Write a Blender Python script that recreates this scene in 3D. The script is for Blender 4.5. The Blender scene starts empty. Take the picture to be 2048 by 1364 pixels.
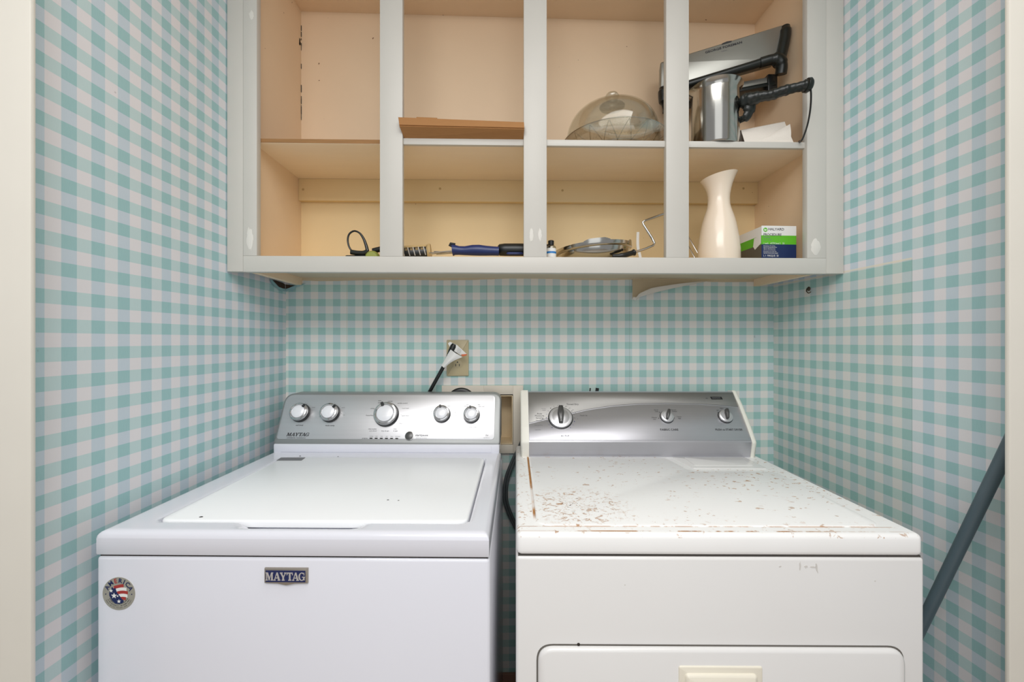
import bpy, bmesh, math, random
from mathutils import Vector, Matrix
import numpy as np

# ------------------------------------------------------------------ camera, light, exposure
FPX = 820.0                      # focal length in pixels of the 2048 x 1364 frame
TH = math.radians(1.18)          # the camera is turned this much to the right of square-on
CZ = 1.265                       # eye height
SC = bpy.context.scene
COL = SC.collection

cam_d = bpy.data.cameras.new('camera')
cam_d.sensor_width = 36.0
cam_d.lens = FPX / 2048.0 * 36.0
cam_d.clip_start = 0.02
cam = bpy.data.objects.new('camera', cam_d)
cam.location = (0, 0, CZ)
cam.rotation_euler = (math.pi / 2, 0, -TH)
COL.objects.link(cam)
SC.camera = cam

world = bpy.data.worlds.new('world')
SC.world = world
world.use_nodes = True
WN = world.node_tree.nodes
WN['Background'].inputs[0].default_value = (0.98, 0.985, 1.0, 1)
WN['Background'].inputs[1].default_value = 0.37


def area(name, loc, target, size, size_y, power, color):
    d = bpy.data.lights.new(name, 'AREA')
    d.shape = 'RECTANGLE'
    d.size = size
    d.size_y = size_y
    d.energy = power
    d.color = color
    o = bpy.data.objects.new(name, d)
    o.location = loc
    o.rotation_euler = (Vector(target) - Vector(loc)).to_track_quat('-Z', 'Y').to_euler()
    COL.objects.link(o)
    return o


area('hall_ceiling_light', (-0.10, -0.55, 2.41), (-0.06, -0.3, 0.0), 1.4, 1.2, 35, (1.0, 0.99, 0.975))
area('overhead_fill_light', (0.22, 0.14, 2.41), (0.20, 0.27, 0.0), 1.2, 0.9, 9, (1.0, 0.99, 0.975))  # added overhead fill to brighten the machine tops and side walls
area('front_fill_light', (0.0, -1.5, 1.6), (0.0, 1.3, 1.5), 1.6, 1.6, 7, (0.95, 0.98, 1.0))  # added frontal fill, no window here; lifts the cabinet interior and back wall

SC.view_settings.view_transform = 'Standard'
SC.view_settings.look = 'None'
SC.view_settings.exposure = 0.03
SC.view_settings.gamma = 1.0
SC.view_settings.use_curve_mapping = False
random.seed(4)


# ------------------------------------------------------------------ pixel helpers (rays from the eye to real planes)
def ray(px, py):
    x = (px - 1024.0) / FPX
    return Vector((x * math.cos(TH) + math.sin(TH), -x * math.sin(TH) + math.cos(TH), -(py - 682.0) / FPX))


EYE = Vector((0, 0, CZ))


def on_y(px, py, y):
    r = ray(px, py)
    return EYE + r * (y / r.y)


def at(px, py, D):
    return EYE + ray(px, py) * D


def on_z(px, py, z):
    r = ray(px, py)
    return EYE + r * ((z - CZ) / r.z)


class Frame:
    def __init__(self, loc, rz):
        self.loc = Vector(loc)
        self.rz = rz
        self.M = Matrix.Translation(self.loc) @ Matrix.Rotation(rz, 4, 'Z')
        self.I = self.M.inverted()

    def hit(self, px, py, p0, n):
        o = self.I @ EYE
        d = (self.I.to_3x3() @ ray(px, py))
        n = Vector(n)
        t = (Vector(p0) - o).dot(n) / d.dot(n)
        return o + d * t


# ------------------------------------------------------------------ materials
def lin(c):
    return tuple(((v / 255.0) / 12.92 if v / 255.0 <= 0.04045 else ((v / 255.0 + 0.055) / 1.055) ** 2.4) for v in c)


class NT:
    def __init__(self, name):
        self.m = bpy.data.materials.new(name)
        self.m.use_nodes = True
        self.t = self.m.node_tree
        self.b = self.t.nodes['Principled BSDF']

    def n(self, kind, **kw):
        x = self.t.nodes.new(kind)
        for k, v in kw.items():
            setattr(x, k, v)
        return x

    def l(self, a, b):
        self.t.links.new(a, b)

    def math(self, op, a, b=None, c=None):
        x = self.n('ShaderNodeMath', operation=op)
        for i, v in enumerate((a, b, c)):
            if v is None:
                continue
            if isinstance(v, (int, float)):
                x.inputs[i].default_value = v
            else:
                self.l(v, x.inputs[i])
        return x.outputs[0]

    def mix(self, fac, a, b, blend='MIX'):
        x = self.n('ShaderNodeMix', data_type='RGBA', blend_type=blend)
        for s, v in ((x.inputs[0], fac), (x.inputs[6], a), (x.inputs[7], b)):
            if isinstance(v, (int, float)):
                s.default_value = v
            elif isinstance(v, tuple):
                s.default_value = (*v, 1)
            else:
                self.l(v, s)
        return x.outputs[2]

    def coord(self):
        c = self.n('ShaderNodeTexCoord')
        return c.outputs['Object']

    def xyz(self, vec):
        s = self.n('ShaderNodeSeparateXYZ')
        self.l(vec, s.inputs[0])
        return s.outputs

    def noise(self, vec, scale, detail=3, rough=0.5, dist=0.0):
        x = self.n('ShaderNodeTexNoise')
        x.inputs['Scale'].default_value = scale
        x.inputs['Detail'].default_value = detail
        x.inputs['Roughness'].default_value = rough
        x.inputs['Distortion'].default_value = dist
        self.l(vec, x.inputs['Vector'])
        return x.outputs[0]

    def remap(self, v, a, b, lo=0.0, hi=1.0):
        x = self.n('ShaderNodeMapRange', interpolation_type='SMOOTHSTEP')
        x.inputs[1].default_value = a
        x.inputs[2].default_value = b
        x.inputs[3].default_value = lo
        x.inputs[4].default_value = hi
        self.l(v, x.inputs[0])
        return x.outputs[0]

    def scalevec(self, vec, s):
        x = self.n('ShaderNodeMapping')
        x.inputs['Scale'].default_value = s
        self.l(vec, x.inputs[0])
        return x.outputs[0]

    def bump(self, h, strength=0.2, dist=0.002):
        x = self.n('ShaderNodeBump')
        x.inputs['Strength'].default_value = strength
        x.inputs['Distance'].default_value = dist
        self.l(h, x.inputs['Height'])
        self.l(x.outputs[0], self.b.inputs['Normal'])


def mat(name, rgb, rough=0.5, metal=0.0, var=0.04, scale=30.0, bump=0.0, spec=0.5, coat=0.0, stretch=None, speck=None):
    t = NT(name)
    c = lin(rgb)
    co = t.coord()
    v = t.scalevec(co, stretch) if stretch else co
    nz = t.noise(v, scale, 4)
    col = t.mix(nz, tuple(x * (1 - var) for x in c), tuple(min(1, x * (1 + var)) for x in c))
    if speck:
        amount, dark, sc = speck
        s = t.remap(t.noise(co, sc, 2), amount, amount + 0.03)
        col = t.mix(s, col, lin(dark))
    t.l(col, t.b.inputs['Base Color'])
    t.b.inputs['Roughness'].default_value = rough
    t.b.inputs['Metallic'].default_value = metal
    t.b.inputs['Specular IOR Level'].default_value = spec
    if coat:
        t.b.inputs['Coat Weight'].default_value = coat
        t.b.inputs['Coat Roughness'].default_value = 0.08
    if bump:
        t.bump(nz, bump)
    return t.m


def gingham(name, axis, p, off, sign, zp, zoff, patch=None):
    """woven check: a horizontal band, a vertical band and their overlap, on a white ground"""
    t = NT(name)
    co = t.coord()
    o = t.xyz(co)
    a = o[0] if axis == 'X' else o[1]
    # slight unevenness of the hung paper
    wob = t.math('MULTIPLY', t.math('SUBTRACT', t.noise(co, 2.2, 1), 0.5), 0.004)
    u = t.math('DIVIDE', t.math('MULTIPLY', t.math('SUBTRACT', a, off), sign), p)
    w = t.math('DIVIDE', t.math('SUBTRACT', zoff, t.math('ADD', o[2], wob)), zp)
    su = t.math('LESS_THAN', t.math('FLOORED_MODULO', u, 1.0), 0.5)
    sw = t.math('LESS_THAN', t.math('FLOORED_MODULO', w, 1.0), 0.5)
    ground = lin((234, 231, 234))
    band_v = lin((203, 217, 228))
    band_h = lin((197, 221, 222))
    both = lin((158, 201, 203))
    c1 = t.mix(su, ground, band_v)
    c2 = t.mix(su, band_h, both)
    c = t.mix(sw, c1, c2)
    # fine printed weave
    wv = t.noise(t.scalevec(co, (900, 900, 60)), 1.0, 2)
    c = t.mix(t.math('MULTIPLY', wv, 0.10), c, (0.95, 0.97, 0.98))
    if patch == 'right':
        m = t.math('MULTIPLY', t.math('LESS_THAN', o[2], 1.4555), t.math('GREATER_THAN', o[1], 0.9328))
        c = t.mix(t.math('MULTIPLY', m, 0.8), c, lin((244, 246, 236)), 'MULTIPLY')
        seam = t.math('MULTIPLY', t.math('LESS_THAN', t.math('ABSOLUTE', t.math('SUBTRACT', o[1], 0.9328)), 0.0007), t.math('LESS_THAN', o[2], 1.4555))
        c = t.mix(t.math('MULTIPLY', seam, 0.45), c, lin((120, 150, 140)))
        edge = t.math('MULTIPLY', t.math('LESS_THAN', t.math('ABSOLUTE', t.math('SUBTRACT', o[2], 1.457)), 0.0022), t.math('GREATER_THAN', o[1], 0.9328))
        c = t.mix(t.math('MULTIPLY', edge, 0.7), c, lin((238, 228, 205)))
    if patch == 'back':
        for xs in (-0.534, -0.058, 0.436):
            s = t.math('LESS_THAN', t.math('ABSOLUTE', t.math('SUBTRACT', o[0], xs)), 0.0008)
            c = t.mix(t.math('MULTIPLY', s, 0.4), c, lin((120, 140, 130)))
        c = t.mix(0.85, c, lin((252, 251, 242)), 'MULTIPLY')
    sp = t.remap(t.noise(co, 38, 2), 0.79, 0.82)
    c = t.mix(t.math('MULTIPLY', sp, 0.35), c, lin((110, 105, 95)))
    t.l(c, t.b.inputs['Base Color'])
    t.b.inputs['Roughness'].default_value = 0.55
    t.b.inputs['Specular IOR Level'].default_value = 0.25
    t.bump(t.noise(co, 9, 2), 0.12, 0.004)
    return t.m


def glass(name, tint, gloss=0.10, edge=0.55):
    t = NT(name)
    out = t.t.nodes['Material Output']
    tr = t.n('ShaderNodeBsdfTransparent')
    tr.inputs[0].default_value = (*tint, 1)
    gl = t.n('ShaderNodeBsdfGlossy')
    gl.inputs['Roughness'].default_value = 0.04
    gl.inputs[0].default_value = (0.85, 0.86, 0.84, 1)
    lw = t.n('ShaderNodeLayerWeight')
    lw.inputs[0].default_value = 0.35
    co = t.coord()
    f = t.math('MULTIPLY_ADD', lw.outputs['Facing'], edge, gloss)
    f = t.math('ADD', f, t.math('MULTIPLY', t.math('SUBTRACT', t.noise(co, 14, 2), 0.5), 0.06))
    mx = t.n('ShaderNodeMixShader')
    t.l(f, mx.inputs[0])
    t.l(tr.outputs[0], mx.inputs[1])
    t.l(gl.outputs[0], mx.inputs[2])
    t.l(mx.outputs[0], out.inputs['Surface'])
    return t.m


M = {}
M['frame'] = mat('painted_frame', (207, 204, 197), 0.42, var=0.03, scale=9, bump=0.05)
M['inside_up'] = mat('pink_cream_paint', (242, 216, 184), 0.6, var=0.05, scale=5, bump=0.05, speck=(0.76, (130, 95, 70), 60))
M['inside_low'] = mat('yellow_cream_paint', (238, 213, 166), 0.6, var=0.05, scale=5, bump=0.05, speck=(0.77, (150, 110, 75), 55))
M['shelf_under'] = mat('shelf_paint', (252, 232, 206), 0.6, var=0.06, scale=6, stretch=(0.6, 3, 3), bump=0.08)
M['raw_ply'] = mat('raw_plywood_edge', (158, 116, 72), 0.8, var=0.25, scale=40, stretch=(0.3, 4, 6))
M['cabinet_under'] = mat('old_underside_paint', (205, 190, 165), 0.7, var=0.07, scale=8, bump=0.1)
M['trim'] = mat('cream_trim_paint', (222, 218, 208), 0.4, var=0.025, scale=12, bump=0.06, speck=(0.77, (188, 172, 140), 22))
M['ceil'] = mat('ceiling_paint', (232, 230, 224), 0.8, var=0.02, scale=40)
M['floor'] = mat('oak_floor', (188, 176, 164), 0.45, var=0.12, scale=7, stretch=(1, 10, 1))
M['base'] = mat('baseboard_paint', (150, 110, 92), 0.5, var=0.15, scale=12)
M['w_white'] = mat('washer_enamel', (230, 231, 240), 0.18, var=0.008, scale=4, coat=0.3)
M['w_lid_lit'] = mat('washer_enamel_lit', (250, 252, 255), 0.3, var=0.01, scale=7, spec=0.3, speck=(0.85, (150, 145, 135), 70))  # same enamel as the body, lightened to put the overhead light into the lid
M['d_white'] = mat('dryer_enamel', (232, 231, 230), 0.24, var=0.012, scale=6, coat=0.2, speck=(0.81, (178, 165, 148), 34))
M['d_cap'] = mat('dryer_end_cap_plastic', (238, 236, 226), 0.35, var=0.015, scale=8)
M['d_cream'] = mat('cream_plastic', (238, 232, 216), 0.4, var=0.02, scale=8)
M['silver'] = mat('brushed_silver', (205, 205, 208), 0.36, 0.75, var=0.04, scale=3, stretch=(1, 60, 60))
M['silver_d'] = mat('dryer_silver', (188, 188, 194), 0.36, 0.8, var=0.04, scale=3, stretch=(1, 60, 60))
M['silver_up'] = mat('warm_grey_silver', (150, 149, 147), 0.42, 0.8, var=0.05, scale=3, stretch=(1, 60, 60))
M['silver_rim'] = mat('grey_console_rim', (150, 152, 152), 0.4, 0.6, var=0.03, scale=10)
M['chrome'] = mat('chrome', (205, 205, 205), 0.12, 1.0, var=0.02, scale=10)
M['steel'] = mat('polished_steel', (186, 184, 178), 0.16, 1.0, var=0.08, scale=9)
M['knob_cap'] = mat('pearl_white_cap', (240, 241, 246), 0.25, 0.1, var=0.01)
M['knob_dark'] = mat('dark_knob_side', (30, 31, 33), 0.35, var=0.05)
M['knob_grey'] = mat('graphite_lever', (92, 92, 92), 0.3, 0.5, var=0.08, scale=40)
M['print'] = mat('black_print', (52, 52, 56), 0.6, var=0.02)
M['print_soft'] = mat('grey_print', (128, 128, 132), 0.6, var=0.02)
M['print_blue'] = mat('blue_print', (62, 62, 128), 0.6, var=0.02)
M['black'] = mat('black_plastic', (24, 26, 26), 0.35, var=0.1, scale=20)
M['black_green'] = mat('dark_plastic_handle', (27, 32, 30), 0.3, var=0.1, scale=30)
M['rubber'] = mat('grey_rubber_cable', (82, 88, 90), 0.5, var=0.06)
M['outlet'] = mat('almond_plastic', (196, 182, 146), 0.4, var=0.02)
M['white'] = mat('white_paper', (236, 236, 234), 0.6, var=0.02)
M['orange'] = mat('orange_print', (206, 104, 58), 0.6, var=0.05)
M['box_wood'] = mat('recess_board', (222, 214, 200), 0.6, var=0.05, scale=9, bump=0.1)
M['box_in'] = mat('stained_recess', (238, 218, 182), 0.7, var=0.1, scale=10, speck=(0.70, (60, 48, 34), 60))
M['hole'] = mat('dark_brown_hollow', (66, 48, 34), 0.9, var=0.25, scale=60)
M['gap'] = mat('dark_gap', (40, 32, 26), 0.9, var=0.2)
M['navy'] = mat('navy_enamel', (24, 36, 86), 0.35, var=0.03)
M['navy_box'] = mat('navy_card', (22, 44, 92), 0.5, var=0.12, scale=20)
M['bronze'] = mat('badge_rim', (168, 160, 150), 0.3, 0.7, var=0.05)
M['badge_letter'] = mat('silver_letter', (196, 192, 190), 0.35, 0.3, var=0.04)
M['sticker'] = mat('silver_sticker', (176, 172, 160), 0.4, 0.35, var=0.06, scale=60)
M['red'] = mat('red_ink', (168, 52, 48), 0.5, var=0.04)
M['card'] = mat('corrugated_cardboard', (166, 118, 70), 0.8, var=0.08, scale=40, stretch=(1, 8, 8), bump=0.1)
M['flap_shade'] = mat('cardboard_shadow', (108, 66, 32), 0.9, var=0.2, scale=60)  # dark brown for the shadow painted along the flap
M['grill'] = mat('grill_silver', (166, 166, 160), 0.32, 0.7, var=0.04, scale=6)
M['cloth'] = mat('white_cloth', (238, 230, 220), 0.9, var=0.03, scale=300, bump=0.15)
M['milk'] = mat('milk_glass', (242, 226, 206), 0.22, var=0.015, scale=4, coat=0.3)
M['green'] = mat('green_print', (98, 190, 40), 0.5, var=0.04)
M['box_side_shade'] = mat('shaded_card', (92, 88, 78), 0.6, var=0.12, scale=14)  # lower side of the mask box, its shadow put into the colour
M['lime'] = mat('olive_plastic', (150, 158, 74), 0.4, var=0.08)
M['blue'] = mat('blue_handle_plastic', (30, 46, 100), 0.32, var=0.06)
M['tan'] = mat('tan_cap', (196, 168, 118), 0.5, var=0.06)
M['bottle_blue'] = mat('blue_label', (48, 130, 200), 0.5, var=0.05)
M['pole'] = mat('slate_pole', (84, 101, 110), 0.38, var=0.06, scale=18)
M['paper_back'] = mat('peeled_paper_back', (206, 190, 162), 0.85, var=0.07, scale=12, bump=0.1)
M['paper_edge'] = mat('torn_paper_edge', (212, 206, 198), 0.85, var=0.05, scale=50)
M['torn_blue'] = mat('torn_paper_blue', (150, 190, 196), 0.8, var=0.1, scale=40)
M['hook'] = mat('rusty_hook', (110, 98, 84), 0.5, 0.6, var=0.2, scale=60)
M['caulk'] = mat('white_caulk', (224, 221, 214), 0.6, var=0.02, scale=40, bump=0.2)
M['glass'] = glass('clear_glass', (0.955, 0.95, 0.92), 0.03, 0.45)
M['glass_cut'] = glass('pressed_glass', (0.93, 0.93, 0.90), 0.12, 0.62)
M['glass_b'] = glass('bottle_glass', (0.80, 0.82, 0.78), 0.12, 0.5)
M['gray_label'] = mat('grey_label', (112, 112, 114), 0.4, var=0.05, scale=50)
M['seam'] = mat('dark_seam', (72, 68, 64), 0.8, var=0.05)
M['door_shade'] = mat('grey_door_shade', (104, 100, 94), 0.8, var=0.05)  # shade in the gap round the door, put into a colour
M['stain'] = mat('faint_scuff', (212, 209, 205), 0.5, var=0.04)


def rust_enamel():
    t = NT('rust_flecked_enamel')
    co = t.coord()
    o = t.xyz(co)
    base = t.mix(t.noise(co, 8, 3), lin((247, 247, 246)), lin((252, 252, 252)))  # white raised above the body enamel, so light from above is painted in
    flat = t.scalevec(co, (1.0, 1.15, 1.0))
    # general flecks, thinning out towards the right
    patch = t.remap(t.noise(co, 7, 3), 0.40, 0.62)
    dens = t.remap(o[0], -0.36, 0.34, 0.6, 0.575)
    fn = t.noise(flat, 70, 4, 0.62, 0.4)
    fleck = t.math('MULTIPLY', t.remap(t.math('SUBTRACT', fn, dens), 0.02, 0.075), patch)
    flk2 = t.remap(t.noise(flat, 44, 2), 0.70, 0.735)
    # the worn cluster near the front left
    d1 = t.n('ShaderNodeVectorMath', operation='DISTANCE')
    t.l(co, d1.inputs[0])
    d1.inputs[1].default_value = (-0.235, 0.125, 0.916)
    ring = t.math('MULTIPLY', t.remap(d1.outputs['Value'], 0.06, 0.13, 1.0, 0.0), t.remap(d1.outputs['Value'], 0.012, 0.045, 0.55, 1.0))
    cl = t.math('MULTIPLY', t.remap(t.noise(flat, 75, 5, 0.65, 1.2), 0.53, 0.62), ring)
    # rust along the embossed line and the front edge
    nz = t.remap(t.noise(t.scalevec(co, (26, 26, 26)), 1.0, 4, 0.7), 0.40, 0.54)
    left = t.remap(t.math('ABSOLUTE', t.math('SUBTRACT', o[0], -0.3315)), 0.0012, 0.0042, 1.0, 0.0)
    left = t.math('MULTIPLY', t.math('MULTIPLY', left, t.remap(o[1], 0.05, 0.09)), 1.0)
    left = t.math('MULTIPLY', left, t.remap(t.noise(t.scalevec(co, (9, 9, 9)), 1.0, 3), 0.36, 0.5, 0.25, 1.0))
    fr = t.remap(t.math('ABSOLUTE', t.math('SUBTRACT', o[1], 0.0105)), 0.0008, 0.003, 1.0, 0.0)
    fr = t.math('MULTIPLY', fr, t.remap(t.math('ABSOLUTE', t.math('SUBTRACT', o[0], -0.03)), 0.16, 0.3, 1.0, 0.25))
    fr2 = t.math('MULTIPLY', t.remap(t.math('ABSOLUTE', t.math('SUBTRACT', o[1], 0.0285)), 0.0005, 0.002, 1.0, 0.0), 0.7)
    lines = t.math('MAXIMUM', left, t.math('MULTIPLY', t.math('MAXIMUM', fr, fr2), nz))
    lf = t.math('MULTIPLY', t.remap(o[0], -0.335, -0.345), t.remap(t.noise(flat, 90, 3), 0.60, 0.68))
    mask = t.math('MAXIMUM', t.math('MAXIMUM', t.math('MULTIPLY', fleck, 0.85), t.math('MULTIPLY', flk2, 0.6)), t.math('MAXIMUM', t.math('MULTIPLY', cl, 0.75), t.math('MAXIMUM', lines, t.math('MULTIPLY', lf, 0.6))))
    mask = t.math('MULTIPLY', mask, t.math('GREATER_THAN', o[2], 0.9085))
    rust = t.mix(t.noise(co, 45, 3), lin((200, 146, 86)), lin((142, 92, 46)))
    c = t.mix(mask, base, rust)
    dk = t.math('MULTIPLY', t.remap(t.noise(flat, 130, 1), 0.70, 0.74), t.remap(d1.outputs['Value'], 0.02, 0.075, 1.0, 0.0))
    c = t.mix(dk, c, lin((70, 46, 40)))
    t.l(c, t.b.inputs['Base Color'])
    t.l(t.math('MULTIPLY_ADD', mask, 0.4, 0.34), t.b.inputs['Roughness'])
    t.b.inputs['Specular IOR Level'].default_value = 0.3
    return t.m


M['rust'] = rust_enamel()


# ------------------------------------------------------------------ mesh builder
def catmull(pts, n=8):
    pts = [Vector(p) for p in pts]
    out = []
    for i in range(len(pts) - 1):
        p0 = pts[max(i - 1, 0)]
        p1, p2 = pts[i], pts[i + 1]
        p3 = pts[min(i + 2, len(pts) - 1)]
        for k in range(n):
            s = k / n
            out.append(0.5 * ((2 * p1) + (p2 - p0) * s + (2 * p0 - 5 * p1 + 4 * p2 - p3) * s * s + (3 * p1 - p0 - 3 * p2 + p3) * s ** 3))
    out.append(pts[-1])
    return out


def roundpoly(pts, r, n=6):
    """round the corners of a closed 2-D polygon; r is one radius or one per corner"""
    out = []
    N = len(pts)
    for i in range(N):
        rr = r[i] if isinstance(r, (list, tuple)) else r
        p = Vector(pts[i])
        a = (Vector(pts[i - 1]) - p)
        b = (Vector(pts[(i + 1) % N]) - p)
        la, lb = a.length, b.length
        if rr <= 0:
            out.append((p.x, p.y))
            continue
        a.normalize()
        b.normalize()
        ang = a.angle(b)
        t = min(rr / math.tan(ang / 2), la * 0.49, lb * 0.49)
        p1, p2 = p + a * t, p + b * t
        for k in range(n + 1):
            s = k / n
            q = (1 - s) ** 2 * p1 + 2 * s * (1 - s) * p + s * s * p2
            out.append((q.x, q.y))
    return out


def inset(poly, d):
    N = len(poly)
    area2 = sum(poly[i][0] * poly[(i + 1) % N][1] - poly[(i + 1) % N][0] * poly[i][1] for i in range(N))
    sg = 1 if area2 > 0 else -1
    out = []
    for i in range(N):
        p, a, b = Vector(poly[i]), Vector(poly[i - 1]), Vector(poly[(i + 1) % N])
        e1, e2 = (p - a), (b - p)
        if e1.length < 1e-9:
            e1 = e2
        if e2.length < 1e-9:
            e2 = e1
        e1.normalize()
        e2.normalize()
        n = Vector((-e1.y - e2.y, e1.x + e2.x))
        if n.length < 1e-9:
            n = Vector((-e1.y, e1.x))
        n.normalize()
        out.append(tuple(p + n * d * sg))
    return out


class MB:
    def __init__(self):
        self.v, self.f, self.mi, self.mats = [], [], [], []

    def _m(self, m):
        m = M[m] if isinstance(m, str) else m
        if m not in self.mats:
            self.mats.append(m)
        return self.mats.index(m)

    def add(self, verts, faces, m, T=None):
        k = len(self.v)
        i = self._m(m)
        for p in verts:
            p = Vector(p)
            self.v.append(tuple(T @ p) if T is not None else tuple(p))
        for f in faces:
            self.f.append([k + x for x in f])
            self.mi.append(i)
        return self

    def bm(self, bm, m, T=None):
        bm.verts.index_update()
        self.add([v.co.copy() for v in bm.verts], [[v.index for v in f.verts] for f in bm.faces], m, T)
        bm.free()
        return self

    def box(self, x0, x1, y0, y1, z0, z1, m, bevel=0.0, T=None, seg=2, dz=0.0):
        bm = bmesh.new()
        co = [(x, y, z + dz * (1 if x == x1 else 0)) for z in (z0, z1) for y in (y0, y1) for x in (x0, x1)]
        vs = [bm.verts.new(c) for c in co]
        for q in ((0, 2, 3, 1), (4, 5, 7, 6), (0, 1, 5, 4), (2, 6, 7, 3), (0, 4, 6, 2), (1, 3, 7, 5)):
            bm.faces.new([vs[i] for i in q])
        if bevel:
            bmesh.ops.bevel(bm, geom=list(bm.edges), offset=bevel, segments=seg, profile=0.5, affect='EDGES')
        return self.bm(bm, m, T)

    def prism(self, poly, z0, z1, m, T=None, bevel=0.0, m_top=None):
        N = len(poly)
        if sum(poly[i][0] * poly[(i + 1) % N][1] - poly[(i + 1) % N][0] * poly[i][1] for i in range(N)) < 0:
            poly = list(reversed(poly))
        rings = [[(x, y, z0) for x, y in poly]]
        if bevel:
            rings.append([(x, y, z1 - bevel) for x, y in poly])
            rings.append([(x, y, z1 - bevel * 0.3) for x, y in inset(poly, bevel * 0.3)])
            rings.append([(x, y, z1) for x, y in inset(poly, bevel)])
        else:
            rings.append([(x, y, z1) for x, y in poly])
        vs = [p for r in rings for p in r]
        fs = [list(reversed(range(N)))]
        for k in range(len(rings) - 1):
            for i in range(N):
                j = (i + 1) % N
                fs.append([k * N + i, k * N + j, (k + 1) * N + j, (k + 1) * N + i])
        top = [(len(rings) - 1) * N + i for i in range(N)]
        if m_top is None:
            fs.append(top)
            return self.add(vs, fs, m, T)
        self.add(vs, fs, m, T)
        return self.add(rings[-1], [list(range(N))], m_top, T)

    def lathe(self, prof, m, seg=40, T=None, closed=False):
        vs, fs = [], []
        idx = []
        for (r, z) in prof:
            if r < 1e-6:
                idx.append([len(vs)])
                vs.append((0, 0, z))
            else:
                idx.append(list(range(len(vs), len(vs) + seg)))
                vs += [(r * math.cos(2 * math.pi * k / seg), r * math.sin(2 * math.pi * k / seg), z) for k in range(seg)]
        prs = list(zip(idx[:-1], idx[1:]))
        if closed:
            prs.append((idx[-1], idx[0]))
        for a, b in prs:
            for k in range(seg):
                j = (k + 1) % seg
                if len(a) == 1 and len(b) == 1:
                    continue
                if len(a) == 1:
                    fs.append([a[0], b[j], b[k]])
                elif len(b) == 1:
                    fs.append([a[k], a[j], b[0]])
                else:
                    fs.append([a[k], a[j], b[j], b[k]])
        return self.add(vs, fs, m, T)

    def tube(self, pts, r, m, seg=12, T=None, flat=1.0):
        pts = [Vector(p) for p in pts]
        n = len(pts)
        rs = r if isinstance(r, (list, tuple)) else [r] * n
        vs, fs = [], []
        tan = [(pts[min(i + 1, n - 1)] - pts[max(i - 1, 0)]).normalized() for i in range(n)]
        up = Vector((0, 0, 1)) if abs(tan[0].z) < 0.9 else Vector((0, 1, 0))
        nx = tan[0].cross(up).normalized()
        for i in range(n):
            if i:
                nx = (nx - tan[i] * nx.dot(tan[i])).normalized()
            ny = tan[i].cross(nx)
            for k in range(seg):
                a = 2 * math.pi * k / seg
                vs.append(pts[i] + nx * math.cos(a) * rs[i] + ny * math.sin(a) * rs[i] * flat)
        for i in range(n - 1):
            for k in range(seg):
                j = (k + 1) % seg
                fs.append([i * seg + k, i * seg + j, (i + 1) * seg + j, (i + 1) * seg + k])
        fs.append(list(reversed(range(seg))))
        fs.append([(n - 1) * seg + k for k in range(seg)])
        return self.add(vs, fs, m, T)

    def grid(self, fn, nu, nv, m, thick=0.0, T=None):
        P = [[Vector(fn(i / nu, j / nv)) for i in range(nu + 1)] for j in range(nv + 1)]
        W = nu + 1
        vs = [p for row in P for p in row]
        fs = [[j * W + i, j * W + i + 1, (j + 1) * W + i + 1, (j + 1) * W + i] for j in range(nv) for i in range(nu)]
        if thick:
            bm = bmesh.new()
            bv = [bm.verts.new(p) for p in vs]
            for f in fs:
                bm.faces.new([bv[i] for i in f])
            bm.normal_update()
            bmesh.ops.solidify(bm, geom=list(bm.faces), thickness=thick)
            return self.bm(bm, m, T)
        return self.add(vs, fs, m, T)

    def text(self, s, T, h, m, align='CENTER', shear=0.0, squeeze=1.0, bold=0.0, thick=0.0):
        """raised print: h is the capital height"""
        cu = bpy.data.curves.new('t', 'FONT')
        cu.body = s
        cu.size = h / 0.70
        cu.align_x = align
        cu.align_y = 'CENTER'
        cu.shear = shear
        cu.offset = bold * h
        cu.resolution_u = 2
        cu.extrude = thick
        ob = bpy.data.objects.new('t', cu)
        me = bpy.data.meshes.new_from_object(ob)
        S = Matrix.Diagonal((squeeze, 1, 1, 1))
        self.add([v.co.copy() for v in me.vertices], [list(p.vertices) for p in me.polygons], m, T @ S)
        bpy.data.objects.remove(ob)
        bpy.data.curves.remove(cu)
        bpy.data.meshes.remove(me)
        return self

    def build(self, name, parent=None, label=None, cat=None, group=None, kind=None, smooth=35, keep=False, collapse=True):
        """one mesh object; a top-level thing gets its origin at the middle of its base"""
        me = bpy.data.meshes.new(name)
        v = self.v
        loc = Vector((0, 0, 0))
        if parent is None and not keep:
            a = np.array(v)
            lo, hi = a.min(0), a.max(0)
            loc = Vector(((lo[0] + hi[0]) / 2, (lo[1] + hi[1]) / 2, lo[2]))
            v = [tuple(Vector(p) - loc) for p in v]
        me.from_pydata(v, [], self.f)
        for m in self.mats:
            me.materials.append(m)
        me.polygons.foreach_set('material_index', self.mi)
        me.polygons.foreach_set('use_smooth', [True] * len(self.f))
        me.update()
        bm = bmesh.new()
        bm.from_mesh(me)
        bmesh.ops.recalc_face_normals(bm, faces=list(bm.faces))
        bm.to_mesh(me)
        bm.free()
        me.set_sharp_from_angle(angle=math.radians(smooth))
        o = bpy.data.objects.new(name, me)
        COL.objects.link(o)
        o.location = loc
        if parent is not None:
            o.parent = parent
        tag(o, label, cat, group, kind)
        return o


def tag(o, label=None, cat=None, group=None, kind=None):
    for k, v in (('label', label), ('category', cat), ('group', group), ('kind', kind)):
        if v:
            o[k] = v


def thing(name, label, cat, loc=(0, 0, 0), rz=0.0, group=None):
    o = bpy.data.objects.new(name, None)
    o.empty_display_size = 0.05
    o.location = loc
    o.rotation_euler = (0, 0, rz)
    COL.objects.link(o)
    tag(o, label, cat, group)
    return o


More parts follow.
